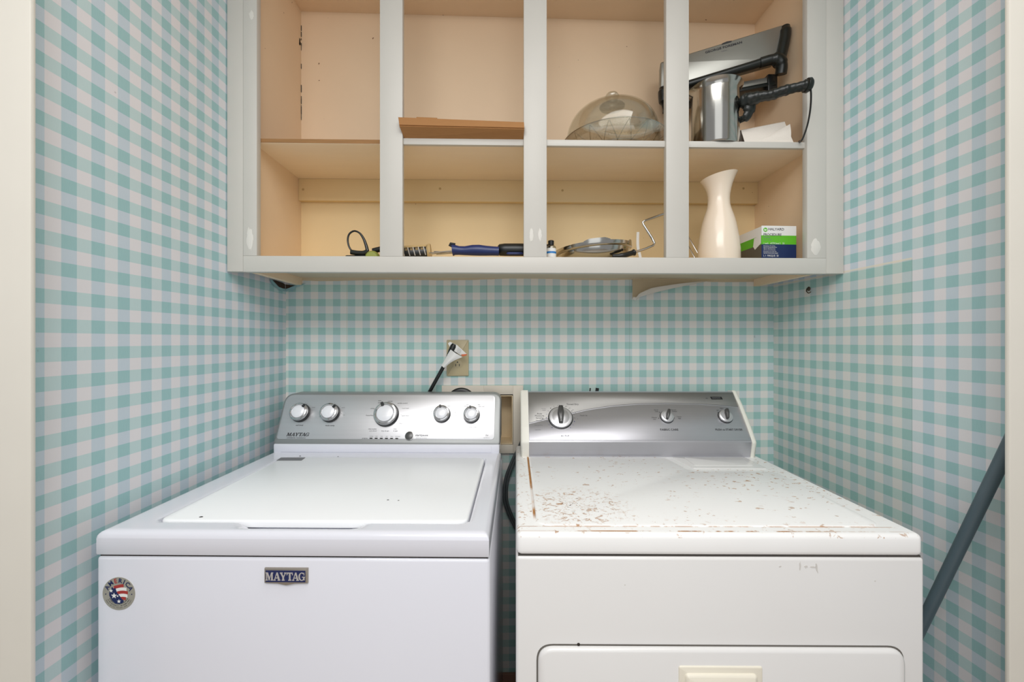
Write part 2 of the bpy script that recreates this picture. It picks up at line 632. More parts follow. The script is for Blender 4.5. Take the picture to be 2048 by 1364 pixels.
def basis(p, ex, ey):
    ex, ey = Vector(ex).normalized(), Vector(ey).normalized()
    n = ex.cross(ey).normalized()
    ey = n.cross(ex)
    m = Matrix.Identity(4)
    for i, c in enumerate((ex, ey, n)):
        for r in range(3):
            m[r][i] = c[r]
    m.translation = Vector(p)
    return m


# ------------------------------------------------------------------ the setting
BW = 1.41                                  # back wall
CEIL = 2.44
cl = on_y(572, 682, BW)
cr = on_y(1547, 682, BW)


def wall_x(c, s, y):
    return c.x + s * (y - c.y)


SL, SR = 0.0182, -0.016
LX = lambda y: wall_x(cl, SL, y)
RX = lambda y: wall_x(cr, SR, y)

M['g_left'] = gingham('gingham_paper_left', 'Y', 0.05015, 0.7133, 1, 0.0482, 1.2548)
M['g_right'] = gingham('gingham_paper_right', 'Y', 0.04774, 1.0037, -1, 0.0494, 1.2550, 'right')
M['g_back'] = gingham('gingham_paper_back', 'X', 0.05005, -0.7315, 1, 0.04875, 1.4562, 'back')

ex = at(73, 682, 0.625)
ex2 = at(2008, 682, 0.71)
b = MB()
y0 = ex.y + 0.0
b.prism([(LX(y0), y0), (LX(BW), BW), (LX(BW) - 0.12, BW), (LX(y0) - 0.12, y0)], 0, CEIL, 'g_left')
b.build('wall_left', kind='structure', keep=True)
b = MB()
y0 = ex2.y
b.prism([(RX(y0), y0), (RX(BW), BW), (RX(BW) + 0.12, BW), (RX(y0) + 0.12, y0)], 0, CEIL, 'g_right')
b.build('wall_right', kind='structure', keep=True)
# back wall with the opening of the recessed box
hx0, hz1 = on_y(968, 788, BW).x, on_y(1000, 788, BW).z
hx1, hz0 = on_y(1026, 888, BW).x, on_y(1000, 888, BW).z
b = MB()
xl, xr = LX(BW) - 0.12, RX(BW) + 0.12
for (a, c, d, e) in ((xl, hx0, 0, CEIL), (hx1, xr, 0, CEIL), (hx0, hx1, 0, hz0), (hx0, hx1, hz1, CEIL)):
    b.box(a, c, BW, BW + 0.10, d, e, 'g_back')
b.build('wall_back', kind='structure', keep=True)
b = MB()
b.box(-2.2, 2.2, -2.2, BW + 0.1, -0.08, 0, 'floor')
b.build('floor', kind='structure', keep=True)
b = MB()
b.box(-2.2, 2.2, -2.2, BW + 0.1, CEIL, CEIL + 0.08, 'ceil')
b.build('ceiling', kind='structure', keep=True)
bbz = on_y(1015, 1349, BW - 0.012).z
b = MB()
b.box(LX(BW) + 0.001, RX(BW) - 0.001, BW - 0.012, BW, 0, bbz, 'base', 0.003)
b.build('baseboard_back', kind='structure', keep=True)
# cased opening: a board on each side, seen from the front
b = MB()
b.box(ex.x - 0.45, ex.x, ex.y - 0.008, ex.y, 0, CEIL, 'trim', 0.0025)
b.build('trim_1', kind='structure', keep=True)
b = MB()
b.box(ex2.x, ex2.x + 0.45, ex2.y - 0.008, ex2.y, 0, CEIL, 'trim', 0.0025)
b.build('trim_2', kind='structure', keep=True)

# ------------------------------------------------------------------ wall cabinet
CF = 1.117                  # front plane of the face frame
FT = 0.019                  # frame thickness
FX = lambda px, y=CF: on_y(px, 682, y).x
FZ = lambda px, py, y=CF: on_y(px, py, y).z
zb = 1.451                  # underside of the frame
zr = FZ(1000, 513.5)        # top of the bottom rail
cab = thing('wall_cabinet', 'open white painted wall cabinet with four bays and no doors, above both machines', 'cabinet',
            (0, CF, zb))


def cabpart(b, name, **kw):
    o = b.build(name, None, keep=True, **kw)
    o.parent = cab
    o.location = (0, -CF, -zb)
    return o


CT = CEIL - 0.001
xi_l, xi_r = on_y(604.5, 400, BW).x, on_y(1507, 400, BW).x     # inner faces of the two sides
zu = FZ(1000, 557, BW) - 0.0005                                 # underside panel
zs0, zs1 = 1.808, 1.8195                                        # shelf
ztop = 2.371
gl, gr = LX(CF) + 0.0015, RX(CF + FT) - 0.002
for name, a, c in (('filler_strip', gl, FX(486) - 0.0006), ('filler_strip', FX(1652.5) + 0.0006, gr)):
    cabpart(MB().box(a, c, CF + 0.001, CF + FT, zb + 0.001, CT, 'frame', 0.001), name)
stiles = ((486, 513.5), (759.5, 805), (1047.5, 1093.5), (1332.5, 1378), (1614.5, 1652.5))
for a, c in stiles:
    cabpart(MB().box(FX(a), FX(c), CF, CF + FT, zr, CT, 'frame', 0.0012), 'stile')
b = MB().box(FX(486), FX(1652.5), CF, CF + FT, zb, zr, 'frame', 0.0012)
cabpart(b, 'bottom_rail')
cabpart(MB().box(FX(513.5), FX(1614.5), CF + 0.0005, CF + FT, 2.385, CT, 'frame', 0.001), 'top_rail')
by0, by1 = CF + FT, BW - 0.001
b = MB()
b.box(xi_l - 0.019, xi_l, by0, by1, zb + 0.004, CT, 'inside_up')
cabpart(b, 'side_panel')
b = MB()
b.box(xi_r, xi_r + 0.019, by0, by1, zb + 0.004, CT, 'inside_up')
cabpart(b, 'side_panel')
b = MB()
b.box(xi_l, xi_r, BW - 0.007, by1, zs1, CT, 'inside_up')
b.box(xi_l, xi_r, BW - 0.007, by1, zu, zs1, 'inside_low')
cabpart(b, 'back_panel')
b = MB().box(xi_l, xi_r, by0, by1 - 0.006, ztop + 0.010, ztop + 0.03, 'inside_up', dz=-0.019)
cabpart(b, 'top_panel')
b = MB()
b.box(xi_l, xi_r, by0, by1 - 0.006, zu + 0.004, zr - 0.003, 'inside_low')
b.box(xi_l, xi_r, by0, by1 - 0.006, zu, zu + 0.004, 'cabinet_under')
cabpart(b, 'bottom_panel')
sh = MB()
sh.box(xi_l, xi_r, by0 + 0.002, by1 - 0.006, zs0, zs0 + 0.003, 'shelf_under')
sh.box(xi_l, xi_r, by0 + 0.002, by1 - 0.006, zs0 + 0.003, zs1, 'raw_ply')
sh.box(xi_l, xi_r, by0 + 0.001, by0 + 0.002, zs0 + 0.0008, zs1, 'raw_ply')
shelf = cabpart(sh, 'shelf')
for a, c in ((805, 1049), (1092, 1334), (1377, 1617)):
    cabpart(MB().box(FX(a), FX(c), CF + 0.010, CF + FT + 0.0018, 1.803, zs1 + 0.0005, 'frame', 0.001), 'shelf_edging')
b = MB().box(xi_l - 0.0, xi_r, BW - 0.026, BW - 0.007, FZ(1000, 403.5, BW - 0.026), zs0, 'inside_low', 0.0015)
for px in (606, 880, 1125, 1340, 1487):
    p = on_y(px, 382 + random.uniform(-6, 6), BW - 0.0262)
    b.lathe([(0, 0.0012), (0.0035, 0.0006), (0.004, 0)], 'tan', 12, basis(p, (1, 0, 0), (0, 0, 1)))
cabpart(b, 'cleat')
# dark crack and crumbs in the left back corner, caulk smears on the frame
b = MB()
pc = on_y(604.5, 33, BW)
for k in range(14):
    z = random.uniform(1.95, 2.34)
    w = random.uniform(0.0004, 0.0012)
    cabpart(MB().box(xi_l + 0.0002, xi_l + 0.0002 + w, BW - 0.0085 - w, BW - 0.0072, z, z + random.uniform(0.003, 0.03), 'gap'), 'crack', label='dark crack in the corner seam')
pz = on_y(600, 88, BW - 0.012).z
for k in range(7):
    dx, dz_ = random.uniform(0, 0.006), random.uniform(-0.009, 0.009)
    cabpart(MB().box(xi_l, xi_l + 0.0012, BW - 0.022 + dx, BW - 0.017 + dx, pz + dz_, pz + dz_ + 0.005, 'gap'), 'dirt_speck', label='dark crumb')
b = MB()
for px, py, rx, rz_ in ((500, 478, 0.009, 0.034), (503, 30, 0.007, 0.012), (1631, 494, 0.014, 0.022), (1063, 470, 0.006, 0.02), (1080, 470, 0.005, 0.018)):
    p = on_y(px, py, CF)
    pl = [(rx * math.cos(a) * random.uniform(0.75, 1.1), rz_ * math.sin(a) * random.uniform(0.75, 1.1)) for a in [2 * math.pi * k / 22 for k in range(22)]]
    cabpart(MB().prism(pl, -0.0005, 0.0006, 'caulk', basis(p, (1, 0, 0), (0, 0, 1)), bevel=0.0004), 'filler_patch', label='white filler smear')
# ragged paint line under the cabinet, where the paper stops
b = MB()
xs = np.linspace(LX(BW) + 0.01, RX(BW) - 0.01, 90)
top = zu
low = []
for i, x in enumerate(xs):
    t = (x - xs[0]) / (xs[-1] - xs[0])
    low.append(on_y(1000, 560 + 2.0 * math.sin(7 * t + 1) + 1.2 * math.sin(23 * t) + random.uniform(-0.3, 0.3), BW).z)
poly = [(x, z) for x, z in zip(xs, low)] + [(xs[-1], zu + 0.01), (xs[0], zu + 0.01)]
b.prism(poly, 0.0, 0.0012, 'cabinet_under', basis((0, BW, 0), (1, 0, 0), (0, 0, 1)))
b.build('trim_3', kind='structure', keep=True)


# ------------------------------------------------------------------ washing machine
def hstep(x):
    x = max(0.0, min(1.0, x))
    return x * x * (3 - 2 * x)


WW = 0.6985
wp = at(583.5, 682, 0.722)
WR = -math.radians(0.75) - TH
WF = Frame((wp.x, wp.y, 0), WR)
wash = thing('washing_machine', 'white top-loading washing machine with silver five-knob console, left of the dryer', 'washing machine', WF.loc, WR)
ZB_W, ZT_W = 0.886, 0.928
hw = WW / 2
b = MB().box(-hw, hw, 0, 0.64, 0.012, ZB_W - 0.003, 'w_white', 0.006, seg=3)
b.box(-hw + 0.004, hw - 0.004, 0.004, 0.62, ZB_W - 0.006, ZB_W + 0.0005, 'gap')
for sx in (-1, 1):
    for y in (0.05, 0.6):
        b.lathe([(0.0, 0), (0.02, 0), (0.02, 0.02), (0, 0.02)], 'black', 16, Matrix.Translation((sx * 0.29, y, 0)))
b.build('cabinet_body', wash)
# deck: a height field with rounded edges, the lid opening and the finger scoop in front of the lid
LIDX0, LIDX1, LIDY0, LIDY1, LR = -0.281, 0.308, 0.040, 0.462, 0.022


def rr_sdf(x, y, x0, x1, y0_, y1_, r):
    cx, cy = (x0 + x1) / 2, (y0_ + y1_) / 2
    qx, qy = abs(x - cx) - (x1 - x0) / 2 + r, abs(y - cy) - (y1_ - y0_) / 2 + r
    return math.hypot(max(qx, 0), max(qy, 0)) + min(max(qx, qy), 0) - r


dw = hw - 0.0015
ed = [0, 0.0008, 0.0025, 0.005, 0.0085, 0.012]
RE = 0.012


def lines(a, c, marks, step):
    s = {a + e for e in ed} | {c - e for e in ed}
    s |= set(np.arange(a + 0.016, c - 0.014, step))
    for mk in marks:
        s |= {mk + d for d in (-0.006, -0.003, -0.0012, 0.0, 0.0012, 0.003, 0.006)}
    return sorted(s)


gx = lines(-dw, dw, (LIDX0, LIDX1), 0.010)
gy = [y for y in lines(-0.001, 0.53, (LIDY0, LIDY1), 0.010)]


def deck_z(x, y):
    d = min(x + dw, dw - x, y + 0.001)
    z = ZT_W
    if d < RE:
        z -= RE - math.sqrt(max(0, RE * RE - (RE - d) ** 2))
    s = rr_sdf(x, y, LIDX0, LIDX1, LIDY0, LIDY1, LR)
    if s < 0.0002:
        z -= 0.016
    elif s < 0.004:
        z -= 0.0022 * (1 - s / 0.004)
    sc = hstep((0.125 - abs(x)) / 0.04) * hstep((y - 0.012) / 0.024)
    if y < LIDY0 + 0.02:
        z -= 0.0165 * sc
    return z


b = MB()
nx_, ny_ = len(gx), len(gy)
vs = [(x, y, deck_z(x, y)) for y in gy for x in gx]
fs = [[j * nx_ + i, j * nx_ + i + 1, (j + 1) * nx_ + i + 1, (j + 1) * nx_ + i] for j in range(ny_ - 1) for i in range(nx_ - 1)]
b.add(vs, fs, 'w_white')
rim = [(-dw, 0.53), (-dw, -0.001), (dw, -0.001), (dw, 0.53)]
zl = ZT_W - RE
b.add([(x, y, z) for z in (zl, ZB_W + 0.003) for x, y in rim] + [(x, y + (0.002 if y < 0 else 0), ZB_W) for x, y in rim],
      [[0, 1, 5, 4], [1, 2, 6, 5], [2, 3, 7, 6], [4, 5, 9, 8], [5, 6, 10, 9], [6, 7, 11, 10]], 'w_white')
b.build('top_deck', wash, smooth=50)
lid = MB()
lp = roundpoly([(LIDX0 + 0.003, LIDY0 + 0.0035), (LIDX1 - 0.004, LIDY0 + 0.0035), (LIDX1 - 0.004, LIDY1 - 0.002), (LIDX0 + 0.003, LIDY1 - 0.002)], 0.021, 8)
lid.prism(lp, ZT_W - 0.0115, ZT_W + 0.0015, 'w_lid_lit', bevel=0.004)
lid_o = lid.build('lid', wash, smooth=60)
# grey care label and a couple of scuffs on the lid
q = [WF.hit(px, py, (0, 0, ZT_W + 0.0018), (0, 0, 1)) for px, py in ((553, 921), (562, 915), (611, 915), (603, 921))]
MB().prism([(p.x, p.y) for p in q], ZT_W + 0.0013, ZT_W + 0.002, 'gray_label').build('information_label', wash)
for px, py, r in ((776, 1000, 0.0018), (797, 1001, 0.0012), (676, 913, 0.0015), (402, 1034, 0.0024), (600, 912, 0.002)):
    p = WF.hit(px, py, (0, 0, ZT_W + 0.0015), (0, 0, 1))
    MB().prism([(p.x + r * 1.4 * math.cos(a) * random.uniform(.7, 1.2), p.y + r * math.sin(a) * random.uniform(.7, 1.2)) for a in [k * 0.7 for k in range(9)]], ZT_W + 0.0014, ZT_W + 0.0019, 'gap').build('scuff', lid_o)
# console
CB, CTp = (0.518, 0.951), (0.588, 1.100)            # (y, z) at the foot and the head of the slanted face
phi = math.atan2(CTp[1] - CB[1], CTp[0] - CB[0])
WE, WT = Vector((1, 0, 0)), Vector((0, math.cos(phi), math.sin(phi)))
WNn = WE.cross(WT)
P0 = Vector((0, CB[0], CB[1]))
FLEN = math.hypot(CTp[0] - CB[0], CTp[1] - CB[1])
TW = basis(P0, WE, WT)
b = MB()
b.box(-hw + 0.006, hw - 0.006, 0.517, 0.635, ZT_W - 0.004, CB[1] + 0.002, 'w_white', 0.004)
b.box(-hw + 0.03, hw - 0.03, 0.5155, 0.52, ZT_W + 0.001, CB[1] - 0.002, 'w_white', 0.001)
b.build('console_base', wash)
out = roundpoly([(-hw + 0.004, 0.0), (hw - 0.004, 0.0), (hw - 0.004, FLEN), (-hw + 0.004, FLEN)], (0.012, 0.012, 0.03, 0.036), 8)
b = MB()
vs = []
N = len(out)
ins = inset(out, 0.006)
for (x, t) in ins:
    vs.append(TW @ Vector((x, t, 0.0)))
for (x, t) in inset(out, 0.002):
    vs.append(TW @ Vector((x, t, -0.0012)))
for (x, t) in out:
    vs.append(TW @ Vector((x, t, -0.006)))
for (x, t) in out:
    p = TW @ Vector((x, t, -0.006))
    vs.append(Vector((p.x, 0.635, p.z)))
fs = [list(range(N))]
for k in range(3):
    for i in range(N):
        j = (i + 1) % N
        fs.append([k * N + i, k * N + j, (k + 1) * N + j, (k + 1) * N + i])
fs.append(list(reversed(range(3 * N, 4 * N))))
b.add(vs, fs, 'silver_rim')
console = b.build('console', wash, smooth=40)
pl = roundpoly([(-hw + 0.011, 0.016), (hw - 0.022, 0.016), (hw - 0.022, FLEN - 0.008), (-hw + 0.011, FLEN - 0.008)], (0.01, 0.012, 0.014, 0.028), 8)
pr = MB().prism(pl, -0.001, 0.0012, 'silver', TW, bevel=0.0006)


def wface(px, py, up=0.0014):
    p = WF.hit(px, py, P0 + WNn * 0.0012, WNn)
    return p + WNn * (up - 0.0012)


def wT(px, py, up=0.0015):
    return basis(wface(px, py, up), WE, WT)


PXM = 1.26 / FPX                                     # metres per photo pixel on the consoles


def knob(px, py, rpx, ptr):
    R = rpx * PXM
    k = MB()
    T = wT(px, py)
    k.lathe([(0, 0), (R * 1.04, 0), (R * 1.04, 0.003), (R * 0.98, 0.012), (R * 0.96, 0.0125), (0, 0.0125)], 'knob_dark', 40, T)
    k.lathe([(R * 0.97, 0.0122), (R * 0.98, 0.018), (R * 0.93, 0.0215), (R * 0.80, 0.0225), (R * 0.76, 0.021), (R * 0.70, 0.0185), (R * 0.68, 0.0185), (0, 0.0185), ], 'chrome', 40, T)
    o = k.build('knob', console)
    c = MB().lathe([(R * 0.685, 0.0184), (R * 0.685, 0.0205), (R * 0.6, 0.0222), (R * 0.3, 0.0232), (0, 0.0235)], 'knob_cap', 40, T)
    c.build('cap', o, label='pearl white cap')
    a = math.radians(ptr)
    pt = T @ Vector((R * 0.83 * math.sin(a), R * 0.83 * math.cos(a), 0.0215))
    MB().prism(roundpoly([(-R * .12, -R * .2), (R * .12, -R * .2), (R * .12, R * .17), (-R * .12, R * .17)], R * .08, 4), 0, 0.0022, 'knob_dark', basis(pt, WE, WT) @ Matrix.Rotation(-a, 4, 'Z')).build('pointer', o, label='black pointer mark')
    return o


knob(602, 826, 18.5, 40)
knob(661.5, 826.5, 18.5, 45)
knob(773.5, 829.5, 24.0, -22)
knob(884.5, 829, 16.5, -12)
knob(943.5, 830.5, 16.0, -10)
T = wT(819, 872)
r = 8 * PXM
MB().lathe([(r * 1.12, 0), (r * 1.1, 0.002), (r, 0.0022)], 'chrome', 28, T).lathe([(r, 0), (r, 0.003), (r * 0.7, 0.0045), (0, 0.005)], 'knob_grey', 28, T).build('start_button', console, label='dark grey round start button')
for px in (742.2, 752.4, 762.7, 773, 783.2, 793.6):
    MB().prism(roundpoly([(-0.0045, -0.0017), (0.0045, -0.0017), (0.0045, 0.0017), (-0.0045, 0.0017)], 0.0016, 4), 0, 0.0008, 'black', wT(px, 876.7 + (px - 742) * 0.008)).build('indicator_light', console)


def wt(s, px, py, hpx, m='print', **kw):
    pr.text(s, wT(px, py, 0.0017), hpx * PXM, m, **kw)


# serif letters drawn as outlines
SER = {
    'M': (1.2, [[(0, 0), (.36, 0), (.36, .1), (.26, .1), (.26, .74), (.52, 0), (.62, 0), (.88, .76), (.88, .1), (.79, .1), (.79, 0), (1.2, 0), (1.2, .1), (1.12, .1), (1.12, .9), (1.2, .9), (1.2, 1), (.87, 1), (.62, .36), (.37, 1), (0, 1), (0, .9), (.1, .9), (.1, .1), (0, .1)]]),
    'A': (1.08, [[(0, 0), (.34, 0), (.34, .1), (.24, .1), (.53, .86), (.47, 1), (.1, .1), (0, .1)], [(.45, 1), (.66, 1), (.99, .1), (1.08, .1), (1.08, 0), (.64, 0), (.64, .1), (.74, .1), (.45, .88)], [(.25, .27), (.72, .27), (.69, .37), (.28, .37)]]),
    'Y': (1.04, [[(0, 1), (.44, 1), (.44, .9), (.35, .9), (.57, .54), (.78, .9), (.68, .9), (.68, 1), (1.04, 1), (1.04, .9), (.94, .9), (.66, .42), (.66, .1), (.76, .1), (.76, 0), (.3, 0), (.3, .1), (.4, .1), (.4, .42), (.09, .9), (0, .9)]]),
    'T': (.94, [[(0, 1), (.93, 1), (.96, .68), (.86, .68), (.8, .88), (.6, .88), (.6, .1), (.71, .1), (.71, 0), (.23, 0), (.23, .1), (.34, .1), (.34, .88), (.14, .88), (.08, .68), (-.02, .68)]]),
    'G': (1.05, [[(.5 + .5 * math.cos(a), .5 + .51 * math.sin(a)) for a in [math.radians(d) for d in range(52, 331, 12)]] + [(.5 + .27 * math.cos(a), .5 + .42 * math.sin(a)) for a in [math.radians(d) for d in range(330, 50, -12)]], [(.55, .49), (1.03, .49), (1.03, .4), (.96, .4), (.96, .04), (.76, .1), (.74, .4), (.55, .4)], [(.78, .98), (.9, .98), (.92, .66), (.83, .66)]]),
}


def serif(mb, word, T, h, m, thick=0.0003, shear=0.0, gap=0.05, wscale=1.0):
    tot = sum(SER[c][0] for c in word) + gap * (len(word) - 1) - 0.14 * sum(c in 'AT' for c in word[:-1])
    x = -tot / 2
    for c in word:
        w, polys = SER[c]
        for k, pg in enumerate(polys):
            pts = [((x + a + shear * d) * h * wscale, (d - 0.5) * h) for a, d in pg]
            mb.prism(pts, 0, thick + 0.00004 * k, m, T)
        x += w + gap - (0.14 if c in 'AT' else 0)
    return mb


serif(pr, 'MAYTAG', wT(595.5, 869), 7.0 * PXM, 'print', shear=0.22, wscale=1.02)
wt('COMMERCIAL TECHNOLOGY', 592.5, 876, 2.0, squeeze=1.0)
wt('soil level', 599, 850.5, 3.0)
wt('wash temp', 660, 851, 3.0)
wt('rinse options', 884, 853, 2.6, 'print_soft')
wt('water level', 945, 854, 2.6, 'print_soft')
for s, px, py in (('normal', 611, 808), ('heavy', 627, 814.5), ('light', 589, 814)):
    wt(s, px, py, 2.1, 'print_soft')
for s, px, py in (('cool', 669, 808.5), ('warm', 686.5, 815), ('hot', 688, 830), ('cold', 641, 829), ('tap', 640, 833)):
    wt(s, px, py, 2.1, 'print_soft')
for s, px, py, m in (('bulky', 760, 801.5, 'print'), ('sheets', 760, 805.5, 'print'), ('normal', 780.5, 802.5, 'print'), ('wrinkle control', 805, 806.5, 'print'), ('hand wash', 811, 816.8, 'print_soft'), ('quick wash', 811, 831.5, 'print_soft'), ('drain', 802, 847, 'print_soft'), ('whites', 745, 817, 'print'), ('PowerWash', 740, 831, 'print'), ('clean washer', 745, 858, 'print'), ('with affresh', 746, 862, 'print_soft'), ('drain & spin', 770.5, 862, 'print'), ('rinse', 790, 858, 'print_soft'), ('& spin', 791, 862, 'print')):
    wt(s, px, py, 2.3, m)
for s, px in (('sensing', 742.5), ('wash', 753), ('rinse', 763), ('spin', 773.5), ('done', 783.5), ('lid locked', 795.5)):
    wt(s, px, 872.6 + (px - 742) * .008, 1.7, 'print_soft')
wt('progress', 730, 876.5, 2.3)
wt('start/pause', 843.5, 870.5, 4.0, bold=0.02)
wt('hold 3 sec. to cancel', 843, 876, 1.8, 'print_soft')
for s, px, py in (('off', 863, 823), ('extra', 898, 812), ('fabric', 912, 825), ('softener', 913, 832), ('auto', 935, 809), ('sensing', 932, 812.5), ('deep', 958, 809.5), ('water wash', 963, 813)):
    wt(s, px, py, 1.9, 'print_soft')
wt('he', 973.5, 870.5, 4.0, 'print_soft', shear=0.3)
wt('high efficiency', 973, 875.5, 1.5, 'print_soft')
for (px, py, rpx) in ((602, 826, 22), (661.5, 826.5, 22), (773.5, 829.5, 29)):
    for k in range(5):
        a = math.radians(-70 + 40 * k)
        pr.prism([(-0.0003, -0.001), (0.0003, -0.001), (0.0003, 0.001), (-0.0003, 0.001)], 0, 0.0003, 'print_soft', wT(px, py, 0.0014) @ Matrix.Rotation(-a, 4, 'Z') @ Matrix.Translation((0, rpx * PXM, 0)))
pr.build('face_plate', console)
# nameplate and round sticker on the front
pf = WF.hit(574, 1150, (0, 0, 0), (0, 1, 0))
TFr = lambda p, up=0.0: basis(Vector((p.x, -up, p.z)), (1, 0, 0), (0, 0, 1))
s = 0.722 / FPX
bw_, bh_ = 43.5 * s, 15.5 * s
ol = [(-bw_, -bh_ * 0.92), (-bw_ * 0.4, -bh_ * 1.0), (0, -bh_ * 1.22), (bw_ * 0.4, -bh_ * 1.0), (bw_, -bh_ * 0.92), (bw_, bh_), (-bw_, bh_)]
b = MB().prism(ol, -0.001, 0.004, 'bronze', TFr(pf), bevel=0.002)
badge = b.build('nameplate', wash, label='navy and silver nameplate')
MB().prism([(-bw_ + .003, -bh_ + .0035), (bw_ - .0035, -bh_ + .0035), (bw_ - .0035, bh_ - .0035), (-bw_ + .003, bh_ - .0035)], 0.003, 0.0045, 'navy', TFr(pf)).build('nameplate_field', badge)
serif(MB(), 'MAYTAG', TFr(pf, 0.0045), 0.0140, 'badge_letter', 0.0008, wscale=0.80).build('nameplate_lettering', badge)
ps = WF.hit(238.2, 1187, (0, 0, 0), (0, 1, 0))
R = 33.0 * s
k = 28
circ = lambda r, n=48: [(r * math.cos(2 * math.pi * i / n), r * math.sin(2 * math.pi * i / n)) for i in range(n)]
b = MB().prism(circ(R), -0.0005, 0.0006, 'sticker', TFr(ps))
T0 = TFr(ps, 0.0007)
# waving stripes
for i, m in enumerate(('red', 'white', 'red', 'white', 'red')):
    t1, t0 = 0.52 - 0.19 * i, 0.52 - 0.19 * (i + 1)
    xa, xb = -0.30 + 0.10 * i, (0.30, 0.48, 0.56, 0.54, 0.44)[i]
    w = lambda x: 0.06 * math.sin((x + 0.1) * 4.5)
    xsn = [xa + (xb - xa) * k / 10 for k in range(11)]
    pg = [(x * R, (t0 + w(x)) * R) for x in xsn] + [(x * R, (t1 + w(x)) * R) for x in reversed(xsn)]
    b.prism(pg, 0, 0.00015, m, T0)
b.prism([(R * x, R * y) for x, y in ((-.42, .42), (-.30, .30), (-.20, .38), (-.12, .1), (.30, -.42), (.30, -.52), (.1, -.62), (-.2, -.6), (-.42, -.4), (-.58, -.1), (-.58, .12), (-.48, .2))], 0, 0.00022, 'navy', T0)
for sx, sy, sr in ((-.46, .18, .12), (-.28, -.12, .19), (0.02, -.46, .13), (-.06, -.14, .07)):
    b.prism([(R * (sx + sr * (1 if k % 2 == 0 else 0.42) * math.sin(math.pi * k / 5)), R * (sy + sr * (1 if k % 2 == 0 else 0.42) * math.cos(math.pi * k / 5))) for k in range(10)], 0, 0.00034, 'white', T0)
for ch, ad in zip('AMERICA', (-62, -38, -14, 7, 25, 44, 66)):
    a = math.radians(ad)
    b.text(ch, T0 @ Matrix.Translation((R * .78 * math.sin(a), R * .78 * math.cos(a), 0.0002)) @ Matrix.Rotation(-a, 4, 'Z'), R * 0.27, 'red' if ad == -14 else 'navy', bold=0.03)
for ad in (-92, 92):
    a = math.radians(ad)
    b.prism([(R * .8 * math.sin(a) + x, R * .8 * math.cos(a) + y) for x, y in circ(R * .035, 10)], 0, 0.0002, 'navy', T0)
for rr, txt in ((0.62, 'DESIGNED ENGINEERED AND ASSEMBLED'), (0.74, 'IN THE USA WITH U.S. AND GLOBAL PARTS'), (0.86, 'MADE WITH PRIDE AND CARE')):
    n = len(txt)
    for i, ch in enumerate(txt):
        a = math.radians(-62 + 124 * i / (n - 1))
        if ch != ' ':
            b.text(ch, T0 @ Matrix.Translation((R * rr * math.sin(a), -R * rr * math.cos(a), 0.0002)) @ Matrix.Rotation(a, 4, 'Z'), R * 0.06, 'print')
b.build('round_sticker', wash, label='round silver sticker with flag')

# ------------------------------------------------------------------ dryer
DW = 0.737
dp = at(1439.5, 682, 0.7415)
DR = -math.radians(0.4) - TH
DF = Frame((dp.x, dp.y, 0), DR)
dry = thing('clothes_dryer', 'white clothes dryer with rust-flecked top and silver console, right of the washing machine', 'dryer', DF.loc, DR)
hd = DW / 2
ZB_D, ZT_D = 0.8745, 0.916
b = MB().box(-hd, hd, 0, 0.63, 0.012, ZB_D - 0.0008, 'd_white', 0.006, seg=3)
b.box(-hd + 0.004, hd - 0.004, 0.004, 0.62, ZB_D - 0.006, ZB_D + 0.002, 'seam')
for sx in (-1, 1):
    for y in (0.05, 0.58):
        b.lathe([(0.0, 0), (0.02, 0), (0.02, 0.02), (0, 0.02)], 'black', 16, Matrix.Translation((sx * 0.3, y, 0)))
b.build('cabinet_body', dry)
b = MB().box(-hd + 0.001, hd - 0.002, -0.0005, 0.63, ZB_D + 0.001, ZT_D, 'rust', 0.0095, seg=4)
deck = b.build('top_deck', dry, smooth=50)
# embossed panel with a step round the lint cover
ep = roundpoly([(-0.33, 0.0295), (0.322, 0.0295), (0.322, 0.352), (0.098, 0.352), (0.075, 0.485), (-0.33, 0.485)], (0.035, 0.03, 0.03, 0.03, 0.02, 0.01), 8)
MB().prism(ep, ZT_D - 0.001, ZT_D + 0.0022, 'rust', bevel=0.0021).build('embossed_panel', deck, smooth=60)
lc = roundpoly([(0.118, 0.378), (0.318, 0.378), (0.318, 0.487), (0.100, 0.487)], 0.006, 4)
lint = MB().prism(lc, ZT_D - 0.001, ZT_D + 0.0018, 'd_white', bevel=0.0015).build('lint_cover', dry)
MB().prism(roundpoly([(0.130, 0.402), (0.296, 0.402), (0.300, 0.480), (0.132, 0.480)], 0.008, 4), ZT_D + 0.001, ZT_D + 0.0032, 'd_white', bevel=0.0014).build('pull_tab', lint, label='smooth white pull tab')
# console: side profile (y, z)
prof = [(0.492, ZT_D - 0.001), (0.482, 0.963), (0.508, 1.000), (0.553, 1.058), (0.590, 1.0985), (0.598, 1.101), (0.622, 1.098), (0.630, ZT_D - 0.001)]
cx0, cx1 = DF.hit(1058, 900, (0, 0.487, 0), (0, 1, 0)).x, DF.hit(1502, 900, (0, 0.487, 0), (0, 1, 0)).x
TX = lambda x: basis((x, 0, 0), (0, 1, 0), (0, 0, 1))       # local: u = y, v = z, w = x
b = MB()
prof_s = [prof[0], prof[1], (0.4835, 0.9665)] + [prof[4], prof[5], prof[6], prof[7]]
b.prism(prof_s, cx0, cx1, 'silver_d', TX(0))
dcon = b.build('console', dry, smooth=12)
cap_p = roundpoly([(0.4895, ZT_D - 0.001), (0.479, 0.9625), (0.5060, 1.0025), (0.5515, 1.0605), (0.594, 1.1045), (0.624, 1.101), (0.632, ZT_D - 0.001)], (0, 0.012, 0.02, 0.02, 0.006, 0.006, 0), 5)
MB().prism(cap_p, cx1, cx1 + 0.0165, 'd_cap', TX(0), bevel=0.009).build('end_cap', dcon, smooth=50)
c0 = DF.hit(1041.5, 900, (0, 0.487, 0), (0, 1, 0)).x
